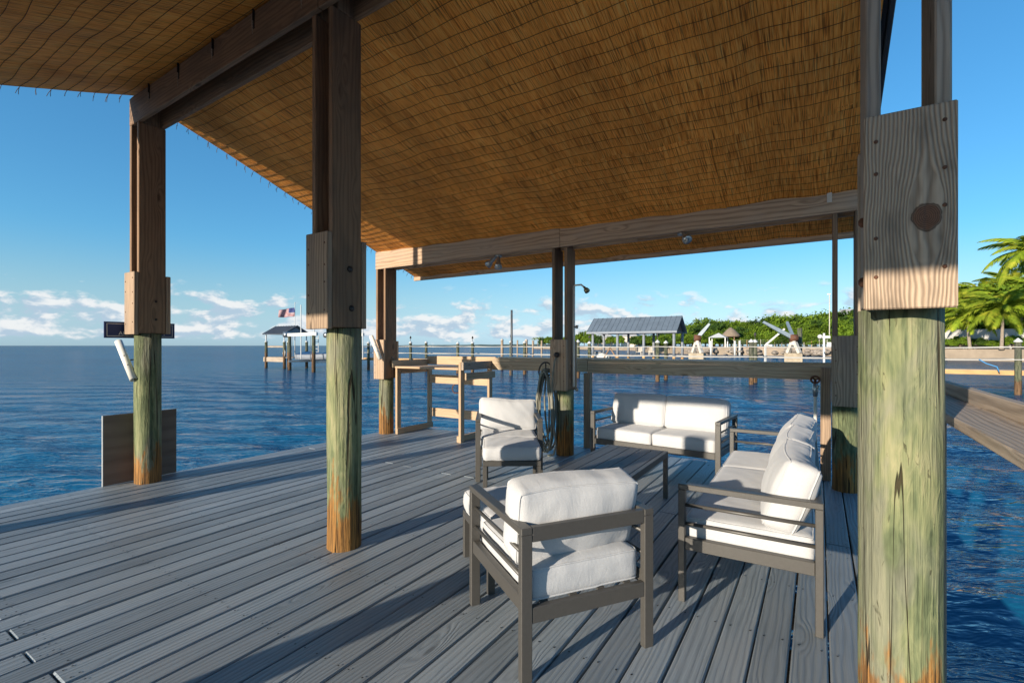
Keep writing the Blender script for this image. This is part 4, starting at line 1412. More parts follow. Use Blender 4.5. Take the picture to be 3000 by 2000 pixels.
# flag
fp = Vector((XatY(864, 32.5), 32.5, 0))
fpole = thing('flagpole', 'white flagpole flying a striped flag above the small boathouse', 'flagpole', (fp.x, fp.y, 0.15))
zt = zat(888, fp.x, fp.y)
mb = MB(); mb.tube([(fp.x, fp.y, 0.1), (fp.x, fp.y, zt)], [0.045, 0.03], 8); mb.tube([(fp.x, fp.y, zt), (fp.x, fp.y, zt + 0.1)], 0.05, 6); mb.build('pole', M['white_paint'], fpole, True)
fl = MB()
nu, nv = 30, 13
z1f = zat(901, fp.x, fp.y); z0f = zat(927, fp.x, fp.y)
fdir = Vector((-CN, -SN, 0)); fn = Vector((SN, -CN, 0))
FLW = 1.75
vsf = []
for j in range(nv + 1):
    for i in range(nu + 1):
        u = i / nu; v = j / nv
        off = 0.16 * math.sin(u * 7.5 + v * 1.3) * u ** 0.7 + 0.05 * math.sin(u * 15 + v * 3)
        droop = -0.05 * u + 0.06 * math.sin(u * 5.0 + 0.6) * u
        shrink = 1 - 0.22 * u ** 1.5
        z = z0f + (z1f - z0f) * (0.5 + (v - 0.5) * shrink) - 0.10 * u + droop
        vsf.append(Vector((fp.x, fp.y, z)) + fdir * (FLW * u) + fn * off)
ff = []; mi = []
for j in range(nv):
    for i in range(nu):
        ff.append((j * (nu + 1) + i, j * (nu + 1) + i + 1, (j + 1) * (nu + 1) + i + 1, (j + 1) * (nu + 1) + i))
        mi.append(2 if (j >= 6 and i < nu * 0.40) else (0 if j % 2 == 0 else 1))
put('flag', mesh('flag', vsf, ff, [M['flag_red'], M['flag_white'], M['flag_blue']], True, mi), fpole)

# boat lift
lift = thing('boat_lift', 'boat lift with white cross beams on tall pilings by the small boathouse', 'boat lift', (-41, 28.5, WATER_Z))
lp = [(-44.0, 28.7), (-38.7, 27.6), (-42.6, 32.3), (-37.2, 31.6)]
for (x, y) in lp:
    mb = MB(); mb.lathe((x, y, 0), [(0.17, -1.9), (0.17, 0.5), (0.155, 2.3)], 12); mb.build('piling', M['piling_dock'], lift, True)
for (a, b) in ((0, 1), (2, 3)):
    mb = MB(); mb.bar((lp[a][0] - 0.5, lp[a][1], 2.42), (lp[b][0] + 0.5, lp[b][1], 2.42), 0.16, 0.30); mb.build('cross_beam', M['white_paint'], lift)
    mb = MB(); c = Vector((lp[a][0] - 0.45, lp[a][1], 2.45)); mb.tube([c + Vector((0, -0.3, 0)), c + Vector((0, 0.3, 0))], 0.28, 14); mb.build('winch_drum', M['steel'], lift, True)
for f in (0.12, 0.88):
    for (a, b) in ((0, 1), (2, 3)):
        x = lp[a][0] + (lp[b][0] - lp[a][0]) * f; y = lp[a][1] + (lp[b][1] - lp[a][1]) * f
        mb = MB(); mb.tube([(x, y, 2.4), (x, y, -0.1)], 0.02, 5); mb.build('cable', M['steel'], lift)
    x = lp[0][0] + (lp[1][0] - lp[0][0]) * f
    mb = MB(); mb.bar((x, 28.2, -0.15), (x + 1.4, 32.0, -0.15), 0.2, 0.2); mb.build('cradle', M['steel'], lift)
for (x, y, h0, h1) in ((-41.3, 28.1, 0.1, 5.2), (-39.6, 28.3, 0.1, 4.2), (-36.4, 30.9, 0.1, 4.0), (-36.0, 30.9, 0.1, 3.9)):
    mb = MB(); mb.tube([(x, y, h0), (x, y, h1)], 0.05, 6); mb.build('guide_pole', M['white_paint'], lift)
mb = MB()
for dx in (0, 0.5): mb.tube([(-43.2 + dx, 31.0, 0.1), (-43.2 + dx, 31.0, 2.4)], 0.04, 6)
for k in range(6): mb.tube([(-43.2, 31.0, 0.35 + 0.35 * k), (-42.7, 31.0, 0.35 + 0.35 * k)], 0.03, 5)
tag(mb.build('ladder', M['white_paint'], None), 'white ladder standing behind the boat lift beam', 'ladder')
# covered boat on the lift
boat = thing('boat', 'small covered boat with blue tarpaulin resting on the boat lift', 'boat', (-41, 29.8, -0.05))
mb = MB(); vs = []; prof = [(0, 0.25), (0.35, 0.0), (0.9, 0.05), (1.0, 0.55)]
secs = 12
for i in range(secs + 1):
    u = i / secs
    x = -43.6 + 5.6 * u
    w = 0.95 * (1 - max(0, (u - 0.55) / 0.45) ** 2.2) + 0.02
    for s in (-1, 1):
        for (r, z) in (prof if s < 0 else prof[::-1]):
            vs.append((x, 29.9 + s * w * r, -0.03 + z + 0.18 * u ** 3))
k8 = 8
fs = [(i * k8 + j, (i + 1) * k8 + j, (i + 1) * k8 + j + 1, i * k8 + j + 1) for i in range(secs) for j in range(k8 - 1)]
fs.append(tuple(range(k8)))
mb.add(vs, fs); mb.build('hull', M['gable'], boat, True)
mb = MB(); vs = []
for i in range(secs + 1):
    u = i / secs; x = -43.55 + 5.5 * u
    w = 0.97 * (1 - max(0, (u - 0.55) / 0.45) ** 2.2) + 0.03
    for j in range(7):
        a = j / 6
        vs.append((x, 29.9 - w + 2 * w * a, 0.50 + 0.18 * u ** 3 + 0.30 * math.sin(math.pi * a) * (0.7 + 0.3 * math.sin(u * 9))))
fs = [(i * 7 + j, (i + 1) * 7 + j, (i + 1) * 7 + j + 1, i * 7 + j + 1) for i in range(secs) for j in range(6)]
mb.add(vs, fs); mb.build('tarpaulin', M['tarp'], boat, True)
mb = MB(); mb.box((-38.6, 29.5, 0.4), (-38.15, 30.3, 1.3)); mb.box((-38.5, 29.7, 1.3), (-38.0, 30.1, 1.75)); mb.box((-38.25, 29.8, -0.3), (-38.0, 30.0, 0.5)); mb.build('outboard_motor', M['dark_hull'], boat)

# ------------------------------------------------------------------ right boathouse with long blue-grey roof
b2 = thing('boathouse', 'long open boathouse with blue-grey standing-seam roof on slim posts', 'boathouse', (-19, 60.5, WATER_Z))
QX0, QX1, QY0, QY1 = XatY(1718, 58), XatY(1983, 58), 58.0, 63.1
ez2 = zat(968, QX1, QY0) - 0.15; rz2 = zat(927, XatY(2000, 60.5), 60.5)
gable_roof(b2, QX0, QX1, QY0, QY1, ez2, rz2, M['roof_blue'], M['gable'], 0.1, 0.62, gw=False)
board('gutter', (QX0, QY0 + 0.02, ez2 + 0.02), (QX1, QY0 + 0.02, ez2 + 0.02), 0.14, 0.24, M['gable'], b2)
board('gutter', (QX0, QY1 - 0.02, ez2 + 0.02), (QX1, QY1 - 0.02, ez2 + 0.02), 0.14, 0.24, M['gable'], b2)
for x in np.linspace(QX0 + 0.4, QX1 - 0.4, 9):
    mb = MB()
    mb.bar((x, QY0 + 0.2, ez2 + 0.05), (x, QY1 - 0.2, ez2 + 0.05), 0.08, 0.2)
    mb.bar((x, QY0 + 0.2, ez2), (x, (QY0 + QY1) / 2, rz2 - 0.08), 0.08, 0.14); mb.bar((x, QY1 - 0.2, ez2), (x, (QY0 + QY1) / 2, rz2 - 0.08), 0.08, 0.14)
    mb.build('roof_truss', M['dark_hull'], b2)
for a, b in ((1737, 1769), (1809, 1841), (1886, 1915), (1974.5, 1999)):
    for px, y in ((a, QY0 + 0.5), (b, QY1 - 0.5)):
        x = XatY(px, y)
        mb = MB(); mb.lathe((x, y, 0), [(0.17, 0.1), (0.165, 1.5), (0.16, ez2 + 0.06)], 12); pp = mb.build('post', M['gable'], b2, True)
        mb = MB(); mb.lathe((x, y, 0), [(0.175, -1.8), (0.175, 0.099)], 12); mb.build('pile_base', M['wood_orange'], pp, True)
mb = MB(); mb.box((QX0 + 0.2, QY0 + 3.9, 0.0), (QX1 + 0.5, QY1 + 0.8, 0.14)); mb.build('walkway', M['wood_dock'], b2)
for (px, y) in ((1775, 58.6), (1800, 58.6)):
    x = XatY(px, y)
    sgn = 1 if px < 1790 else -1
    mb = MB(); mb.bar((x - 0.7 * sgn, y, -0.9), (x + 0.6 * sgn, y, 1.15), 0.14, 0.14); mb.build('brace', M['wood_dark'], b2)
for (px, wpx) in ((1760, 40), (1835, 40), (1905, 40), (1985, 40)):
    x = XatY(px, 57.6); mb = MB(); mb.box((x - 0.9, 57.4, -0.62), (x + 0.9, 62.5, -0.35)); mb.build('lift_cradle', M['dark_hull'], b2)
# small white skiff and bollards under the boathouse
sk = thing('jet_ski', 'white and dark jet ski parked under the long boathouse roof', 'jet ski', (XatY(1762, 59.5), 59.5, -0.3))
xk = XatY(1757, 59.5)
mb = MB()
vs = []
for i in range(9):
    u = i / 8; w = 0.5 * (1 - abs(u - 0.4) ** 2.2); hh = 0.35 + 0.35 * math.exp(-((u - 0.6) / 0.2) ** 2)
    for (a, z) in ((-1, 0.25), (-0.8, hh), (0, hh + 0.12), (0.8, hh), (1, 0.25), (0.6, 0), (-0.6, 0)):
        vs.append((xk - 1.4 + 2.8 * u, 59.5 + w * a, -0.34 + z))
fs = [(i * 7 + j, (i + 1) * 7 + j, (i + 1) * 7 + (j + 1) % 7, i * 7 + (j + 1) % 7) for i in range(8) for j in range(7)]
fs += [tuple(range(6, -1, -1)), tuple(56 + j for j in range(7))]
mb.add(vs, fs); mb.build('hull', M['white_paint'], sk, True)
mb = MB(); mb.bar((xk - 0.9, 59.5, 0.42), (xk + 0.2, 59.5, 0.5), 0.34, 0.22); mb.build('saddle', M['dark_hull'], sk)
mb = MB(); mb.tube([(xk + 0.45, 59.5, 0.4), (xk + 0.3, 59.5, 0.78)], 0.05, 6); mb.tube([(xk + 0.3, 59.1, 0.8), (xk + 0.3, 59.9, 0.8)], 0.03, 6); mb.build('handlebar', M['dark_hull'], sk)
# chairs on the boathouse walkway
for i, px in enumerate((1872, 1910)):
    x = XatY(px, 62.6)
    t = thing('garden_chair', ('pale slatted garden chair under the long boathouse, left of the two' if i == 0 else 'pale slatted garden chair under the long boathouse, right of the two'), 'chair', (x, 62.6, 0.14))
    for s in (-1, 1):
        for q in (-0.25, 0.25):
            mb = MB(); mb.box((x + s * 0.33 - 0.03, 62.6 + q - 0.03, 0.14), (x + s * 0.33 + 0.03, 62.6 + q + 0.03, 0.75 if q < 0 else 1.2)); mb.build('leg', M['white_rust'], t)
    mb = MB(); mb.box((x - 0.36, 62.3, 0.52), (x + 0.36, 62.86, 0.58)); mb.build('seat', M['white_rust'], t)
    for k in range(6):
        mb = MB(); mb.box((x - 0.28 + k * 0.11 - 0.03, 62.88, 0.60), (x - 0.28 + k * 0.11 + 0.03, 62.91, 1.15)); mb.build('back_slat', M['white_rust'], t)

# ------------------------------------------------------------------ davit cranes
def crane(label, pbase, Y, arms, legs_w):
    x = XatY(pbase, Y)
    t = thing('davit_crane', label, 'crane', (x, Y, WATER_Z))
    d = depth(x, Y)
    zt = zat(1034, x, Y)
    mb = MB(); mb.box((x - 0.62, Y - 0.6, -1.6), (x + 0.62, Y + 0.6, zt)); mb.build('concrete_base', M['concrete'], t)
    zp = zat(1003, x, Y)
    for s in (-1, 1):
        mb = MB()
        mb.bar((x + s * 0.42, Y - 0.25 * s, zt), (x + s * 0.10, Y - 0.05 * s, zp), 0.30, 0.22); mb.build('pedestal_leg', M['white_rust'], t)
    zh = zat(990, x, Y)
    mb = MB(); mb.lathe((x, Y, 0), [(0.20, zp - 0.2), (0.17, zh)], 10); mb.build('mast', M['white_rust'], t)
    mb = MB(); mb.tube([(x - 0.25, Y - 0.1, zh), (x + 0.25, Y + 0.1, zh)], 0.30, 12); mb.build('winch', M['rust'], t, True)
    for (px, py, Y2) in arms:
        xe = XatY(px, Y2); ze = zat(py, xe, Y2)
        a = Vector((x, Y, zh)); b = Vector((xe, Y2, ze))
        mb = MB()
        m = frame(a, b)
        ln = (b - a).length
        vs = []
        for (u, hgt) in ((-ln / 2 - 0.25, 0.16), (0, 0.14), (ln / 2, 0.09)):
            for (yy, zz) in ((-0.09, -1), (0.09, -1), (0.09, 1), (-0.09, 1)):
                vs.append(m @ Vector((u, yy, zz * hgt)))
        fs = []
        for i in range(2):
            for j in range(4): fs.append((i * 4 + j, i * 4 + (j + 1) % 4, (i + 1) * 4 + (j + 1) % 4, (i + 1) * 4 + j))
        fs += [(3, 2, 1, 0), (8, 9, 10, 11)]
        mb.add(vs, fs); mb.build('boom', M['crane_grey'], t)
    return t


crane('grey davit crane with boom raised beside the long boathouse', 2043, 45, [(2079, 948, 45.0), (2073, 956, 47.5)], 1)
crane('white davit crane with two spread booms and rusty winch', 2325, 45, [(2236, 943, 44.0), (2306, 944, 48.5)], 1)
x = XatY(2343, 46); z = zat(961, x, 46)
t = thing('mooring_pile', 'tall greenish pile standing right of the two-boomed crane', 'piling', (x, 46, WATER_Z))
mb = MB(); mb.lathe((x, 46, 0), [(0.18, -1.7), (0.18, z)], 12); mb.build('shaft', M['piling_dock'], t, True)
x = XatY(2278, 46); z1 = zat(963, x, 46); z0_ = zat(1003, x, 46)
mb = MB(); mb.bar((x - 0.9, 46, z0_ - 0.2), (x + 0.5, 46.2, z1), 0.14, 0.14); mb.bar((x - 0.9, 46, z0_ - 0.2), (x - 0.4, 46, z0_ - 0.25), 0.12, 0.12); mb.bar((x - 0.9, 46, -1.2), (x - 0.9, 46, z0_ - 0.2), 0.12, 0.12)
tag(mb.build('gangway_arm', M['white_paint'], None), 'thin white folded gangway arm under the crane boom', 'gangway')

# ================================================================== LAND
def land(name, pts, z, mat, label, thick=2.5, rocky=0.0, seed=1, kind='structure', fan=None):
    mb = MB()
    n = len(pts)
    top = [(x, y, z) for x, y in pts]; bot = [(x, y, z - thick) for x, y in pts]
    mb.add(top + bot, [tuple(range(n)), tuple(range(2 * n - 1, n - 1, -1))] + [(i, n + i, n + (i + 1) % n, (i + 1) % n) for i in range(n)])
    o = mb.build(name, mat)
    tag(o, label, None, None, kind)
    return o


SHY = 138.0
land('shore', [(XatY(1900, SHY + 30), SHY + 30), (XatY(2060, SHY), SHY), (XatY(2500, SHY - 8), SHY - 8), (XatY(2760, 108), 108), (XatY(3300, 96), 96), (160, 96), (160, 420), (-120, 420), (XatY(1860, 200), 200)], 0.80, M['sand'], 'sandy wooded shore with a low rock edge', 3.0)
land('point', [(XatY(1560, 330), 330), (XatY(1640, 300), 300), (XatY(1760, 260), 260), (XatY(1900, 215), 215), (XatY(1960, 290), 290), (XatY(1650, 420), 420)], 0.6, M['sand'], 'far wooded point with pale shoreline', 2.5)
# low island on the horizon
mb = MB(); rnd = random.Random(4)
pts = []
nI = 60
for i in range(nI + 1):
    px = 1120 + (1640 - 1120) * i / nI
    Y = 1900
    X = XatY(px, Y)
    h = (4 + 7 * (i / nI)) * (0.65 + 0.5 * abs(mnoise.noise(Vector((i * 0.35, 0, 0))))) * min(1, i / 8, (nI - i) / 3 + 0.2)
    pts.append((X, Y, max(0.3, h)))
vs = []
for (X, Y, h) in pts: vs += [(X, Y - 20, WATER_Z), (X, Y, h), (X, Y + 60, h * 0.9), (X, Y + 120, WATER_Z)]
fs = [(i * 4 + j, (i + 1) * 4 + j, (i + 1) * 4 + j + 1, i * 4 + j + 1) for i in range(nI) for j in range(3)]
mb.add(vs, fs)
tag(mb.build('island', plain('far_island_green', (0.055, 0.085, 0.07), 0.9, 0, 0.2, 0.02), None, True), 'low wooded island along the horizon', None, None, 'structure')

# rock revetment: separate boulders along the shore edge
rk = []
def rock_mesh(seed):
    bm = bmesh.new(); bmesh.ops.create_icosphere(bm, subdivisions=2, radius=1.0)
    for v in bm.verts:
        v.co *= 1 + 0.35 * mnoise.noise(v.co * 1.3 + Vector((seed * 9, 0, 0)))
        v.co.z *= 0.65
    me = bpy.data.meshes.new('boulder'); bm.to_mesh(me); bm.free(); me.materials.append(M['rock']); return me


rmes = [rock_mesh(i) for i in range(4)]
rnd = random.Random(8)
revet = MB()
edge = [(XatY(1990, SHY + 14), SHY + 14), (XatY(2060, SHY), SHY), (XatY(2500, SHY - 8), SHY - 8), (XatY(2760, 108), 108)]
for (a, b) in zip(edge[:-1], edge[1:]):
    ln = math.hypot(b[0] - a[0], b[1] - a[1])
    for k in range(int(ln * 1.5)):
        f = rnd.random()
        cx = a[0] + (b[0] - a[0]) * f; cy = a[1] + (b[1] - a[1]) * f - rnd.uniform(0, 1.6)
        s = rnd.uniform(0.35, 0.95)
        me = rmes[k % 4]
        m4 = Matrix.Translation((cx, cy, rnd.uniform(-0.9, 0.35))) @ Matrix.Rotation(rnd.uniform(0, 6), 4, 'Z') @ Matrix.Scale(s, 4)
        revet.add([m4 @ v.co for v in me.vertices], [tuple(p.vertices) for p in me.polygons])
tag(revet.build('rock_revetment', M['rock'], None, False), 'rough brown boulders heaped along the shore edge', None, None, 'stuff')
# red paving strip
a = XatY(2180, 142); b = XatY(2480, 142)
mb = MB(); mb.box((a, 138.5, 0.78), (b, 146, 1.0)); tag(mb.build('terrace', M['brick_path']), 'red paved terrace strip along the shore', None, None, 'structure')

# wire fence along the shore
fence = thing('wire_fence', 'green wire mesh fence on posts along the wooded shore', 'fence', (XatY(2300, 147), 147, 0.8))
fx0, fx1 = XatY(2130, 147), XatY(2470, 147)
n = 16
for i in range(n + 1):
    x = fx0 + (fx1 - fx0) * i / n
    mb = MB(); mb.tube([(x, 147, 0.75), (x, 147, 3.0)], 0.06, 6); mb.build('post', M['white_rust'] if i % 3 else M['wood_orange'], fence)
for k in range(4):
    mb = MB(); mb.tube([(fx0, 147, 1.1 + 0.6 * k), (fx1, 147, 1.1 + 0.6 * k)], 0.03, 4); mb.build('wire', M['chain_fence'], fence)
mb = MB()
for i in range(150):
    x = fx0 + (fx1 - fx0) * i / 150
    mb.tube([(x, 147, 0.9), (x, 147, 2.9)], 0.012, 3)
o = mb.build('mesh_wires', M['chain_fence'], fence); o['kind'] = 'stuff'

# white gazebo
gx, gy = XatY(2105, 143), 143
gz = thing('gazebo', 'small white-roofed gazebo on the shore left of the thatched hut', 'gazebo', (gx, gy, 0.8))
zr0, zr1 = zat(989, gx, gy), zat(975, gx, gy)
hw = 2.3
mb = MB(); mb.add([(gx - hw, gy - hw, zr0), (gx + hw, gy - hw, zr0), (gx + hw, gy + hw, zr0), (gx - hw, gy + hw, zr0), (gx, gy, zr1), ], [(0, 1, 4), (1, 2, 4), (2, 3, 4), (3, 0, 4), (3, 2, 1, 0)]); mb.build('roof', M['white_paint'], gz)
for sx in (-1, 1):
    for sy in (-1, 1):
        mb = MB(); mb.box((gx + sx * 2.0 - 0.12, gy + sy * 2.0 - 0.12, 0.8), (gx + sx * 2.0 + 0.12, gy + sy * 2.0 + 0.12, zr0 + 0.05)); mb.build('post', M['white_paint'], gz)
# tiki hut
tx, ty = XatY(2141, 148), 148
tk = thing('thatched_hut', 'open hut with conical thatched roof on the wooded shore', 'hut', (tx, ty, 0.8))
z0_, z1_ = zat(986, tx, ty), zat(959, tx, ty)
mb = MB(); mb.lathe((tx, ty, 0), [(2.5, z0_), (2.35, z0_ + 0.5), (1.2, (z0_ + z1_) / 2 + 0.5), (0.25, z1_)], 20)
mb.v = [(x + 0.08 * mnoise.noise(Vector((x * 3, y * 3, z * 3))), y, z + 0.07 * mnoise.noise(Vector((x * 5, y * 5, z)))) for x, y, z in mb.v]
mb.build('thatch_roof', M['thatch'], tk, True)
for a in range(5):
    xx = tx + 1.9 * math.cos(a * 1.2566 + .3); yy = ty + 1.9 * math.sin(a * 1.2566 + .3)
    mb = MB(); mb.tube([(xx, yy, 0.8), (xx, yy, z0_ + 0.3)], 0.12, 7); mb.build('post', M['wood_dark'], tk)
# shore lamp / white boat-lift motors on the right
for i, (px, pt) in enumerate(((2083, 998), (2153, 998), (2167, 998))):
    xx = XatY(px, 137 - 3); mb = MB(); mb.tube([(xx, 134, -1.5), (xx, 134, zat(pt, xx, 134))], 0.26, 8)
    tag(mb.build('mooring_pile', M['white_paint'], None, True), ('white pipe mooring pile below the white gazebo', 'white pipe mooring pile below the thatched hut, left of two', 'white pipe mooring pile below the thatched hut, right of two')[i], 'piling')
lx, ly = XatY(2414, 60), 60
lm = thing('lift_motor_post', 'white lift post with motor box in front of the wire fence', 'boat lift', (lx, ly, WATER_Z))
mb = MB(); mb.box((lx - 0.09, ly - 0.09, -1.6), (lx + 0.09, ly + 0.09, zat(976, lx, ly))); mb.build('post', M['white_paint'], lm)
mb = MB(); zz = zat(987, lx, ly); mb.box((lx - 0.45, ly - 0.15, zz - 0.12), (lx + 0.55, ly + 0.15, zz + 0.12)); mb.build('cross_arm', M['white_paint'], lm)
mb = MB(); mb.tube([(lx - 0.35, ly - 0.25, zz + 0.05), (lx - 0.35, ly + 0.25, zz + 0.05)], 0.22, 10); mb.build('motor', M['white_paint'], lm, True)
mb = MB(); mb.box((lx + 0.25, ly - 0.3, zz - 1.0), (lx + 1.1, ly + 0.3, zz - 0.55)); mb.build('control_box', M['white_paint'], lm)
# white lamp post above the trees
lx, ly = XatY(2430, 150), 150
lp_ = thing('lamp_post', 'tall slim lamp post rising above the shore trees', 'lamp post', (lx, ly, 0.8))
mb = MB(); mb.tube([(lx, ly, 0.8), (lx, ly, zat(864, lx, ly))], 0.10, 6); mb.build('pole', M['white_rust'], lp_)
mb = MB(); zz = zat(862, lx, ly); mb.box((lx - 0.5, ly - 0.3, zz - 0.1), (lx + 0.25, ly + 0.3, zz + 0.18)); mb.build('lamp_head', M['white_paint'], lp_)
# house behind the trees
def house(px, Y, w, d, zt, label, rw=0.9):
    X = XatY(px, Y)
    h = thing('house', label, 'house', (X, Y, 0.6))
    mb = MB(); mb.box((X - w / 2, Y, 0.5), (X + w / 2, Y + d, zt)); mb.build('wall', M['house_wall'], h)
    mb = MB(); mb.add([(X - w / 2 - rw, Y - rw, zt + .01), (X + w / 2 + rw, Y - rw, zt + .01), (X + w / 2 + rw, Y + d + rw, zt + .01), (X - w / 2 - rw, Y + d + rw, zt + .01), (X - w / 5, Y + d / 2, zt + 2.4), (X + w / 5, Y + d / 2, zt + 2.4)], [(0, 1, 5, 4), (1, 2, 5), (2, 3, 4, 5), (3, 0, 4), (3, 2, 1, 0)]); mb.build('roof', M['wall_white'], h)
    for k in range(3):
        x = X - w / 2 + w * (k + 0.5) / 3
        mb = MB(); mb.box((x - 0.6, Y - 0.06, zt - 2.2), (x + 0.6, Y + 0.02, zt - 0.8)); mb.build('window', M['dark_hull'], h)


house(2488, 190, 9, 8, zat(925, XatY(2488, 190), 190), 'cream house showing above the shore trees at right')
house(1768, 300, 14, 8, zat(990, XatY(1768, 300), 300), 'cream waterfront house behind the long boathouse, left one')
house(1842, 265, 9, 8, zat(985, XatY(1842, 265), 265), 'white waterfront house behind the long boathouse, right one')

# white boundary wall behind the palms
wx0, wx1, wy = XatY(2700, 112), XatY(3300, 112), 112
wall = thing('garden_wall', 'long white boundary wall behind the palm trees', 'wall', ((wx0 + wx1) / 2, wy, 0.8))
zt = zat(967, XatY(2850, wy), wy)
mb = MB(); mb.box((wx0, wy, 0.5), (wx1, wy + 0.25, zt)); mb.build('wall_panel', M['wall_white'], wall)
mb = MB(); mb.box((wx0 - 0.05, wy - 0.06, zt + 0.002), (wx1, wy + 0.31, zt + 0.15)); mb.build('coping', M['wall_white'], wall)
for k in range(6):
    x = wx0 + (wx1 - wx0) * (k + 0.5) / 6
    mb = MB(); mb.box((x - 0.2, wy - 0.12, 0.5), (x + 0.2, wy - 0.002, zt - 0.01)); mb.build('pilaster', M['wall_white'], wall)
for z in np.arange(1.15, zt - 0.1, 0.42):
    mb = MB(); mb.box((wx0, wy - 0.03, z), (wx0 + 5.5, wy - 0.001, z + 0.36)); mb.build('board', M['wall_white'], wall)


# ------------------------------------------------------------------ trees
def crown_mesh(seed, rx, ry_, rz_, clumps, per, leaf, mat, flat=0.3):
    rnd = random.Random(seed)
    vs = []; fs = []
    for c in range(clumps):
        th = rnd.uniform(0, 6.283); u = rnd.uniform(-0.55, 1.0)
        s = math.sqrt(1 - u * u)
        rad = rnd.uniform(0.62, 1.0) * (1 + 0.22 * mnoise.noise(Vector((math.cos(th) * 1.7 + seed, math.sin(th) * 1.7, u * 2))))
        c0 = Vector((rx * rad * s * math.cos(th), ry_ * rad * s * math.sin(th), rz_ * rad * u))
        out = Vector((c0.x / rx, c0.y / ry_, c0.z / rz_ + 0.35)).normalized()
        cr = rnd.uniform(0.10, 0.19) * (rx + rz_) / 2 * 1.2
        for k in range(per):
            p = c0 + Vector((rnd.gauss(0, 1), rnd.gauss(0, 1), rnd.gauss(0, 0.75))) * cr * 0.6
            n = (out + Vector((rnd.gauss(0, .6), rnd.gauss(0, .6), rnd.gauss(0, .6)))).normalized()
            a = n.orthogonal().normalized()
            a = (Matrix.Rotation(rnd.uniform(0, 6.28), 3, n) @ a)
            b = n.cross(a)
            l = leaf * rnd.uniform(0.6, 1.4)
            i = len(vs)
            vs += [p - a * l, p + b * l * 0.55, p + a * l, p - b * l * 0.55]
            fs.append((i, i + 1, i + 2, i + 3))
    return mesh('crown', vs, fs, mat)


def trunk_mesh(seed, h, r):
    rnd = random.Random(seed)
    mb = MB()
    mb.tube([(0, 0, 0), (rnd.uniform(-.2, .2), rnd.uniform(-.2, .2), h * 0.5), (rnd.uniform(-.4, .4), rnd.uniform(-.4, .4), h)], [r, r * 0.75, r * 0.4], 7)
    for k in range(6):
        a = rnd.uniform(0, 6.28); z = h * rnd.uniform(0.3, 0.7)
        mb.tube([(0, 0, z), (math.cos(a) * h * 0.25, math.sin(a) * h * 0.25, z + h * 0.22), (math.cos(a) * h * 0.42, math.sin(a) * h * 0.42, z + h * 0.42)], [r * 0.5, r * 0.35, r * 0.12], 5)
    return mb.mesh('trunk', M['bark'], True)


mang = [(crown_mesh(s, 5.0, 4.6, 3.6, 150, 34, 0.30, M['leaf_mangrove'] if s != 3 else M['leaf_dark']), trunk_mesh(s, 5.0, 0.22)) for s in (1, 2, 3, 4)]
rnd = random.Random(21)


def tree(px, Y, top_py, k, label, group, base=0.75, wide=1.0):
    X = XatY(px, Y)
    zt = zat(top_py, X, Y)
    t = thing('shore_tree', label, 'tree', (X, Y, base), rnd.uniform(0, 6.28), group)
    H = zt - base
    s = H / 8.6
    cm, tm = mang[k % 4]
    put('crown', cm, t, Matrix.Translation((0, 0, 4.9 * s)) @ Matrix.Diagonal((wide * max(s, 0.75), wide * max(s, 0.75), s * 1.02, 1)), world=False)
    put('trunk', tm, t, Matrix.Diagonal((1, 1, s, 1)), world=False)
    return t


# wooded bank behind the long boathouse and cranes: front row low, back row to the skyline
sky_pts = [(1880, 990), (1960, 965), (2020, 945), (2050, 936), (2080, 935), (2120, 945), (2160, 940), (2200, 938), (2250, 925), (2300, 922), (2350, 922), (2400, 918), (2440, 912), (2480, 915), (2540, 905), (2600, 905), (2680, 905)]
def skyl(px):
    for (a, ya), (b, yb) in zip(sky_pts[:-1], sky_pts[1:]):
        if a <= px <= b: return ya + (yb - ya) * (px - a) / (b - a)
    return 930
i = 0
for px in range(1890, 2700, 34):
    tree(px + rnd.uniform(-10, 10), 165 + rnd.uniform(0, 6), skyl(px) + rnd.uniform(-5, 6), i, 'broad green shore tree along the skyline behind the wire fence', 'skyline trees of the wooded shore', wide=1.0)
    i += 1
for px in range(1900, 2560, 30):
    tree(px + rnd.uniform(-12, 12), 153 + rnd.uniform(0, 5), skyl(px) + 26 + rnd.uniform(-6, 8), i + 1, 'lower rounded green tree in front row of the wooded shore', 'front row trees of the wooded shore', wide=1.05)
    i += 1
for px in range(1870, 2560, 27):
    tree(px + rnd.uniform(-10, 10), 150 + rnd.uniform(-1, 2), 983 + rnd.uniform(-6, 5), i, 'low green mangrove bush at the foot of the wooded shore', 'mangrove bushes along the shore', wide=0.95)
    i += 1
for px, py in ((1588, 990), (1608, 986), (1628, 984), (1650, 987), (1672, 984), (1694, 980), (1712, 970), (1730, 975), (1752, 982), (1790, 985), (1815, 982), (1860, 984), (1885, 982)):
    tree(px, 310 - (px - 1588) * 0.28, py, i + 2, 'small distant green tree on the far wooded point', 'trees on the far point', base=0.5, wide=0.85)
    i += 1


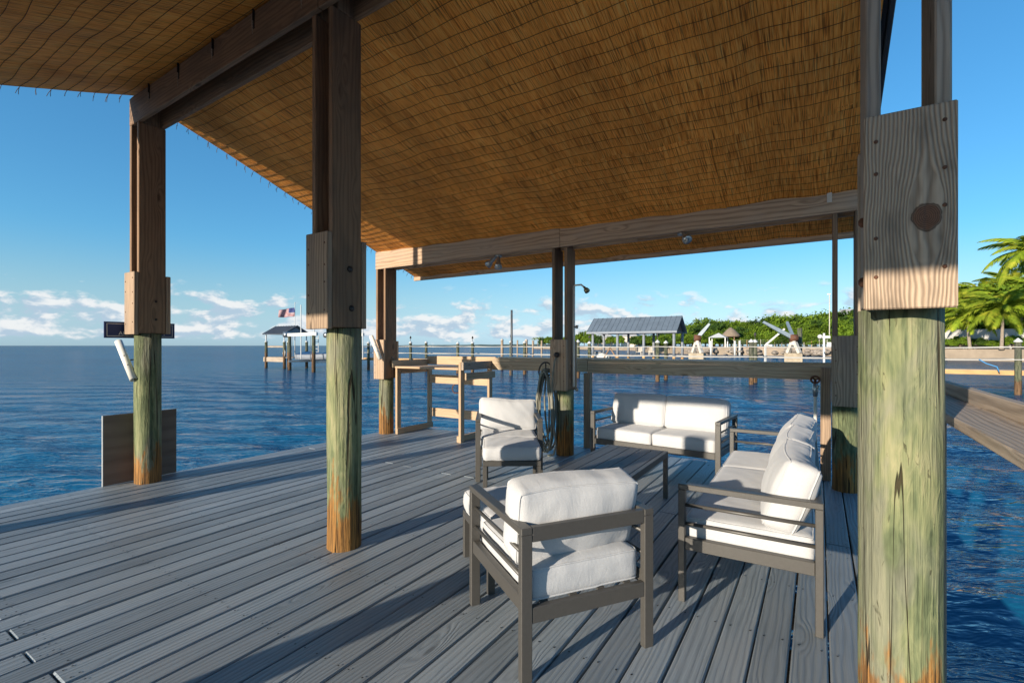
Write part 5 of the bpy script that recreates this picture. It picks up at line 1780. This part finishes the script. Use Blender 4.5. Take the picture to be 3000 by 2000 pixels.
# palms
def frond_mesh(seed, ln=3.4, mat=None):
    rnd = random.Random(seed)
    mb = MB()
    # rachis: out along +X, arching down
    pts = []
    k = 12
    for i in range(k + 1):
        u = i / k
        pts.append(Vector((ln * (u - 0.10 * u ** 3), 0, ln * (0.34 * u - 0.62 * u ** 2.1))))
    mb.tube(pts, [0.045 * (1 - 0.85 * i / k) for i in range(k + 1)], 4)
    nl = 42
    for i in range(nl):
        u = 0.10 + 0.9 * i / (nl - 1)
        a = u * k; j = min(k - 1, int(a)); f = a - j
        p = pts[j].lerp(pts[j + 1], f)
        t = (pts[j + 1] - pts[j]).normalized()
        L_ = ln * 0.27 * math.sin(math.pi * (0.12 + 0.83 * u)) ** 0.7 * rnd.uniform(0.85, 1.1)
        for s in (-1, 1):
            d = (t * 0.75 + Vector((0, s, 0)) * 0.8 + Vector((0, 0, -0.28 - 0.3 * rnd.random()))).normalized()
            e = p + d * L_ + Vector((0, 0, -0.16 * L_))
            m = p + d * L_ * 0.5
            w = 0.085
            wv = t * w
            b0 = len(mb.v)
            mb.add([p - wv * 0.5, p + wv * 0.5, m + wv * 0.6, m - wv * 0.6, e], [(0, 1, 2, 3), (3, 2, 4)])
    return mb.mesh('frond', mat or M['leaf_palm'])


fronds = [frond_mesh(s) for s in (1, 2, 3)]


def palm(px, Y, crown_py, size, label, nf=22, base=0.75, lean=0.3, seed=0):
    rn = random.Random(seed)
    X = XatY(px, Y)
    zc = zat(crown_py, X, Y)
    t = thing('palm_tree', label, 'palm tree', (X, Y, base), 0, 'coconut palms on the right shore')
    h = zc - base
    mb = MB()
    k = 14
    pts = [(lean * math.sin(u / k * 1.6) * h * 0.08, 0.03 * h * (u / k) ** 2, h * u / k) for u in range(k + 1)]
    mb.tube(pts, [0.24 * (1.5 if u == 0 else 1.0 - 0.45 * u / k) + 0.02 * (u % 2) for u in range(k + 1)], 9)
    mb.build('trunk', M['palm_trunk'], t, True, None, False)
    tip = Vector(pts[-1])
    for i in range(nf):
        a = i * 2.39996 + rn.uniform(-.2, .2)
        el = 0.95 - 1.55 * (i / nf) + rn.uniform(-.12, .12)
        m4 = Matrix.Translation(tip + Vector((0, 0, 0.05))) @ Matrix.Rotation(a, 4, 'Z') @ Matrix.Rotation(-el, 4, 'Y') @ Matrix.Rotation(rn.uniform(-.3, .3), 4, 'X') @ Matrix.Scale(size * rn.uniform(0.85, 1.1), 4)
        put('frond', fronds[i % 3], t, m4, world=False)
    mb = MB()
    for i in range(7):
        a = i * 0.9; c = tip + Vector((0.22 * math.cos(a), 0.22 * math.sin(a), -0.22 - 0.08 * (i % 2)))
        mb.tube([c + Vector((0, 0, 0.13)), c + Vector((0, 0, 0.05)), c - Vector((0, 0, 0.08)), c - Vector((0, 0, 0.14))], [0.03, 0.11, 0.11, 0.03], 7)
    mb.build('coconuts', plain('coconut_husk', (0.30, 0.22, 0.04), 0.6) if 'coconut_husk' not in bpy.data.materials else bpy.data.materials['coconut_husk'], t, True, None, False)
    return t


palm(2934, 103, 905, 1.6, 'short coconut palm with arching yellow-green fronds before the white wall', 30, seed=2)
palm(2842, 106, 925, 1.35, 'leaning coconut palm half hidden beside the big right piling', 24, lean=-0.6, seed=5)
palm(2800, 118, 880, 1.5, 'coconut palm behind the wall just right of the big piling', 26, seed=7)
palm(2868, 122, 858, 1.5, 'taller coconut palm rising behind the short one', 26, seed=9)
palm(2955, 124, 835, 1.55, 'tall coconut palm left of the picture edge behind the wall', 26, seed=11)
palm(3015, 88, 735, 1.5, 'tallest coconut palm whose fronds enter at the right picture edge', 26, seed=13)
palm(2770, 128, 905, 1.4, 'small coconut palm mostly hidden behind the big piling', 22, seed=15)
palm(3030, 120, 850, 1.5, 'coconut palm behind the wall at the right picture edge', 24, seed=17)
palm(2905, 119, 895, 1.35, 'low bushy coconut palm in the gap between the taller ones', 24, seed=19)
palm(2990, 117, 890, 1.35, 'low bushy coconut palm under the tall one at the picture edge', 24, seed=23)
for i, (px, py) in enumerate(((1480 + 84, 992), (1575, 991), (1584, 990), (1597, 993))):
    X = XatY(px, 330); t = thing('palm_tree', ('tiny distant palm at the tip of the far point, leftmost', 'tiny distant palm on the far point, second from left', 'tiny distant palm on the far point, third from left', 'tiny distant palm on the far point, rightmost of four')[i], 'palm tree', (X, 330, 0.5), 0, 'distant palms on the far point')
    zc = zat(py, X, 330)
    mb = MB(); mb.tube([(0, 0, 0), (0.2, 0, zc - 0.5)], [0.3, 0.2], 6); mb.build('trunk', M['palm_trunk'], t, True, None, False)
    for k in range(9):
        put('frond', fronds[k % 3], t, Matrix.Translation((0.2, 0, zc - 0.5)) @ Matrix.Rotation(k * 2.4, 4, 'Z') @ Matrix.Rotation(-0.7 + 0.13 * k, 4, 'Y') @ Matrix.Scale(0.8, 4), world=False)
# shrubs before the wall
for k, (px, py) in enumerate(((2778, 992), (2815, 984), (2868, 990), (2905, 996), (2968, 982), (3010, 990))):
    tree(px, 110 - 0.4 * (k % 2), py, k, ('low green shrub before the white wall, beside the big right piling', 'low green shrub before the white wall, second from the big right piling', 'low green shrub before the white wall, third from the big right piling', 'low green shrub before the white wall, just left of the short palm trunk', 'low green shrub before the white wall, just right of the short palm trunk', 'low green shrub before the white wall at the right picture edge')[k], 'shrubs before the white wall', wide=0.42)
# dark hedge behind the wall
for k, px in enumerate(range(2740, 3120, 26)):
    tree(px, 121 + rnd.uniform(0, 6), 862 + rnd.uniform(-18, 14) - 0.08 * (px - 2740), k + 1, 'dark green bushy tree behind the white boundary wall', 'dark trees behind the white wall', wide=0.8)
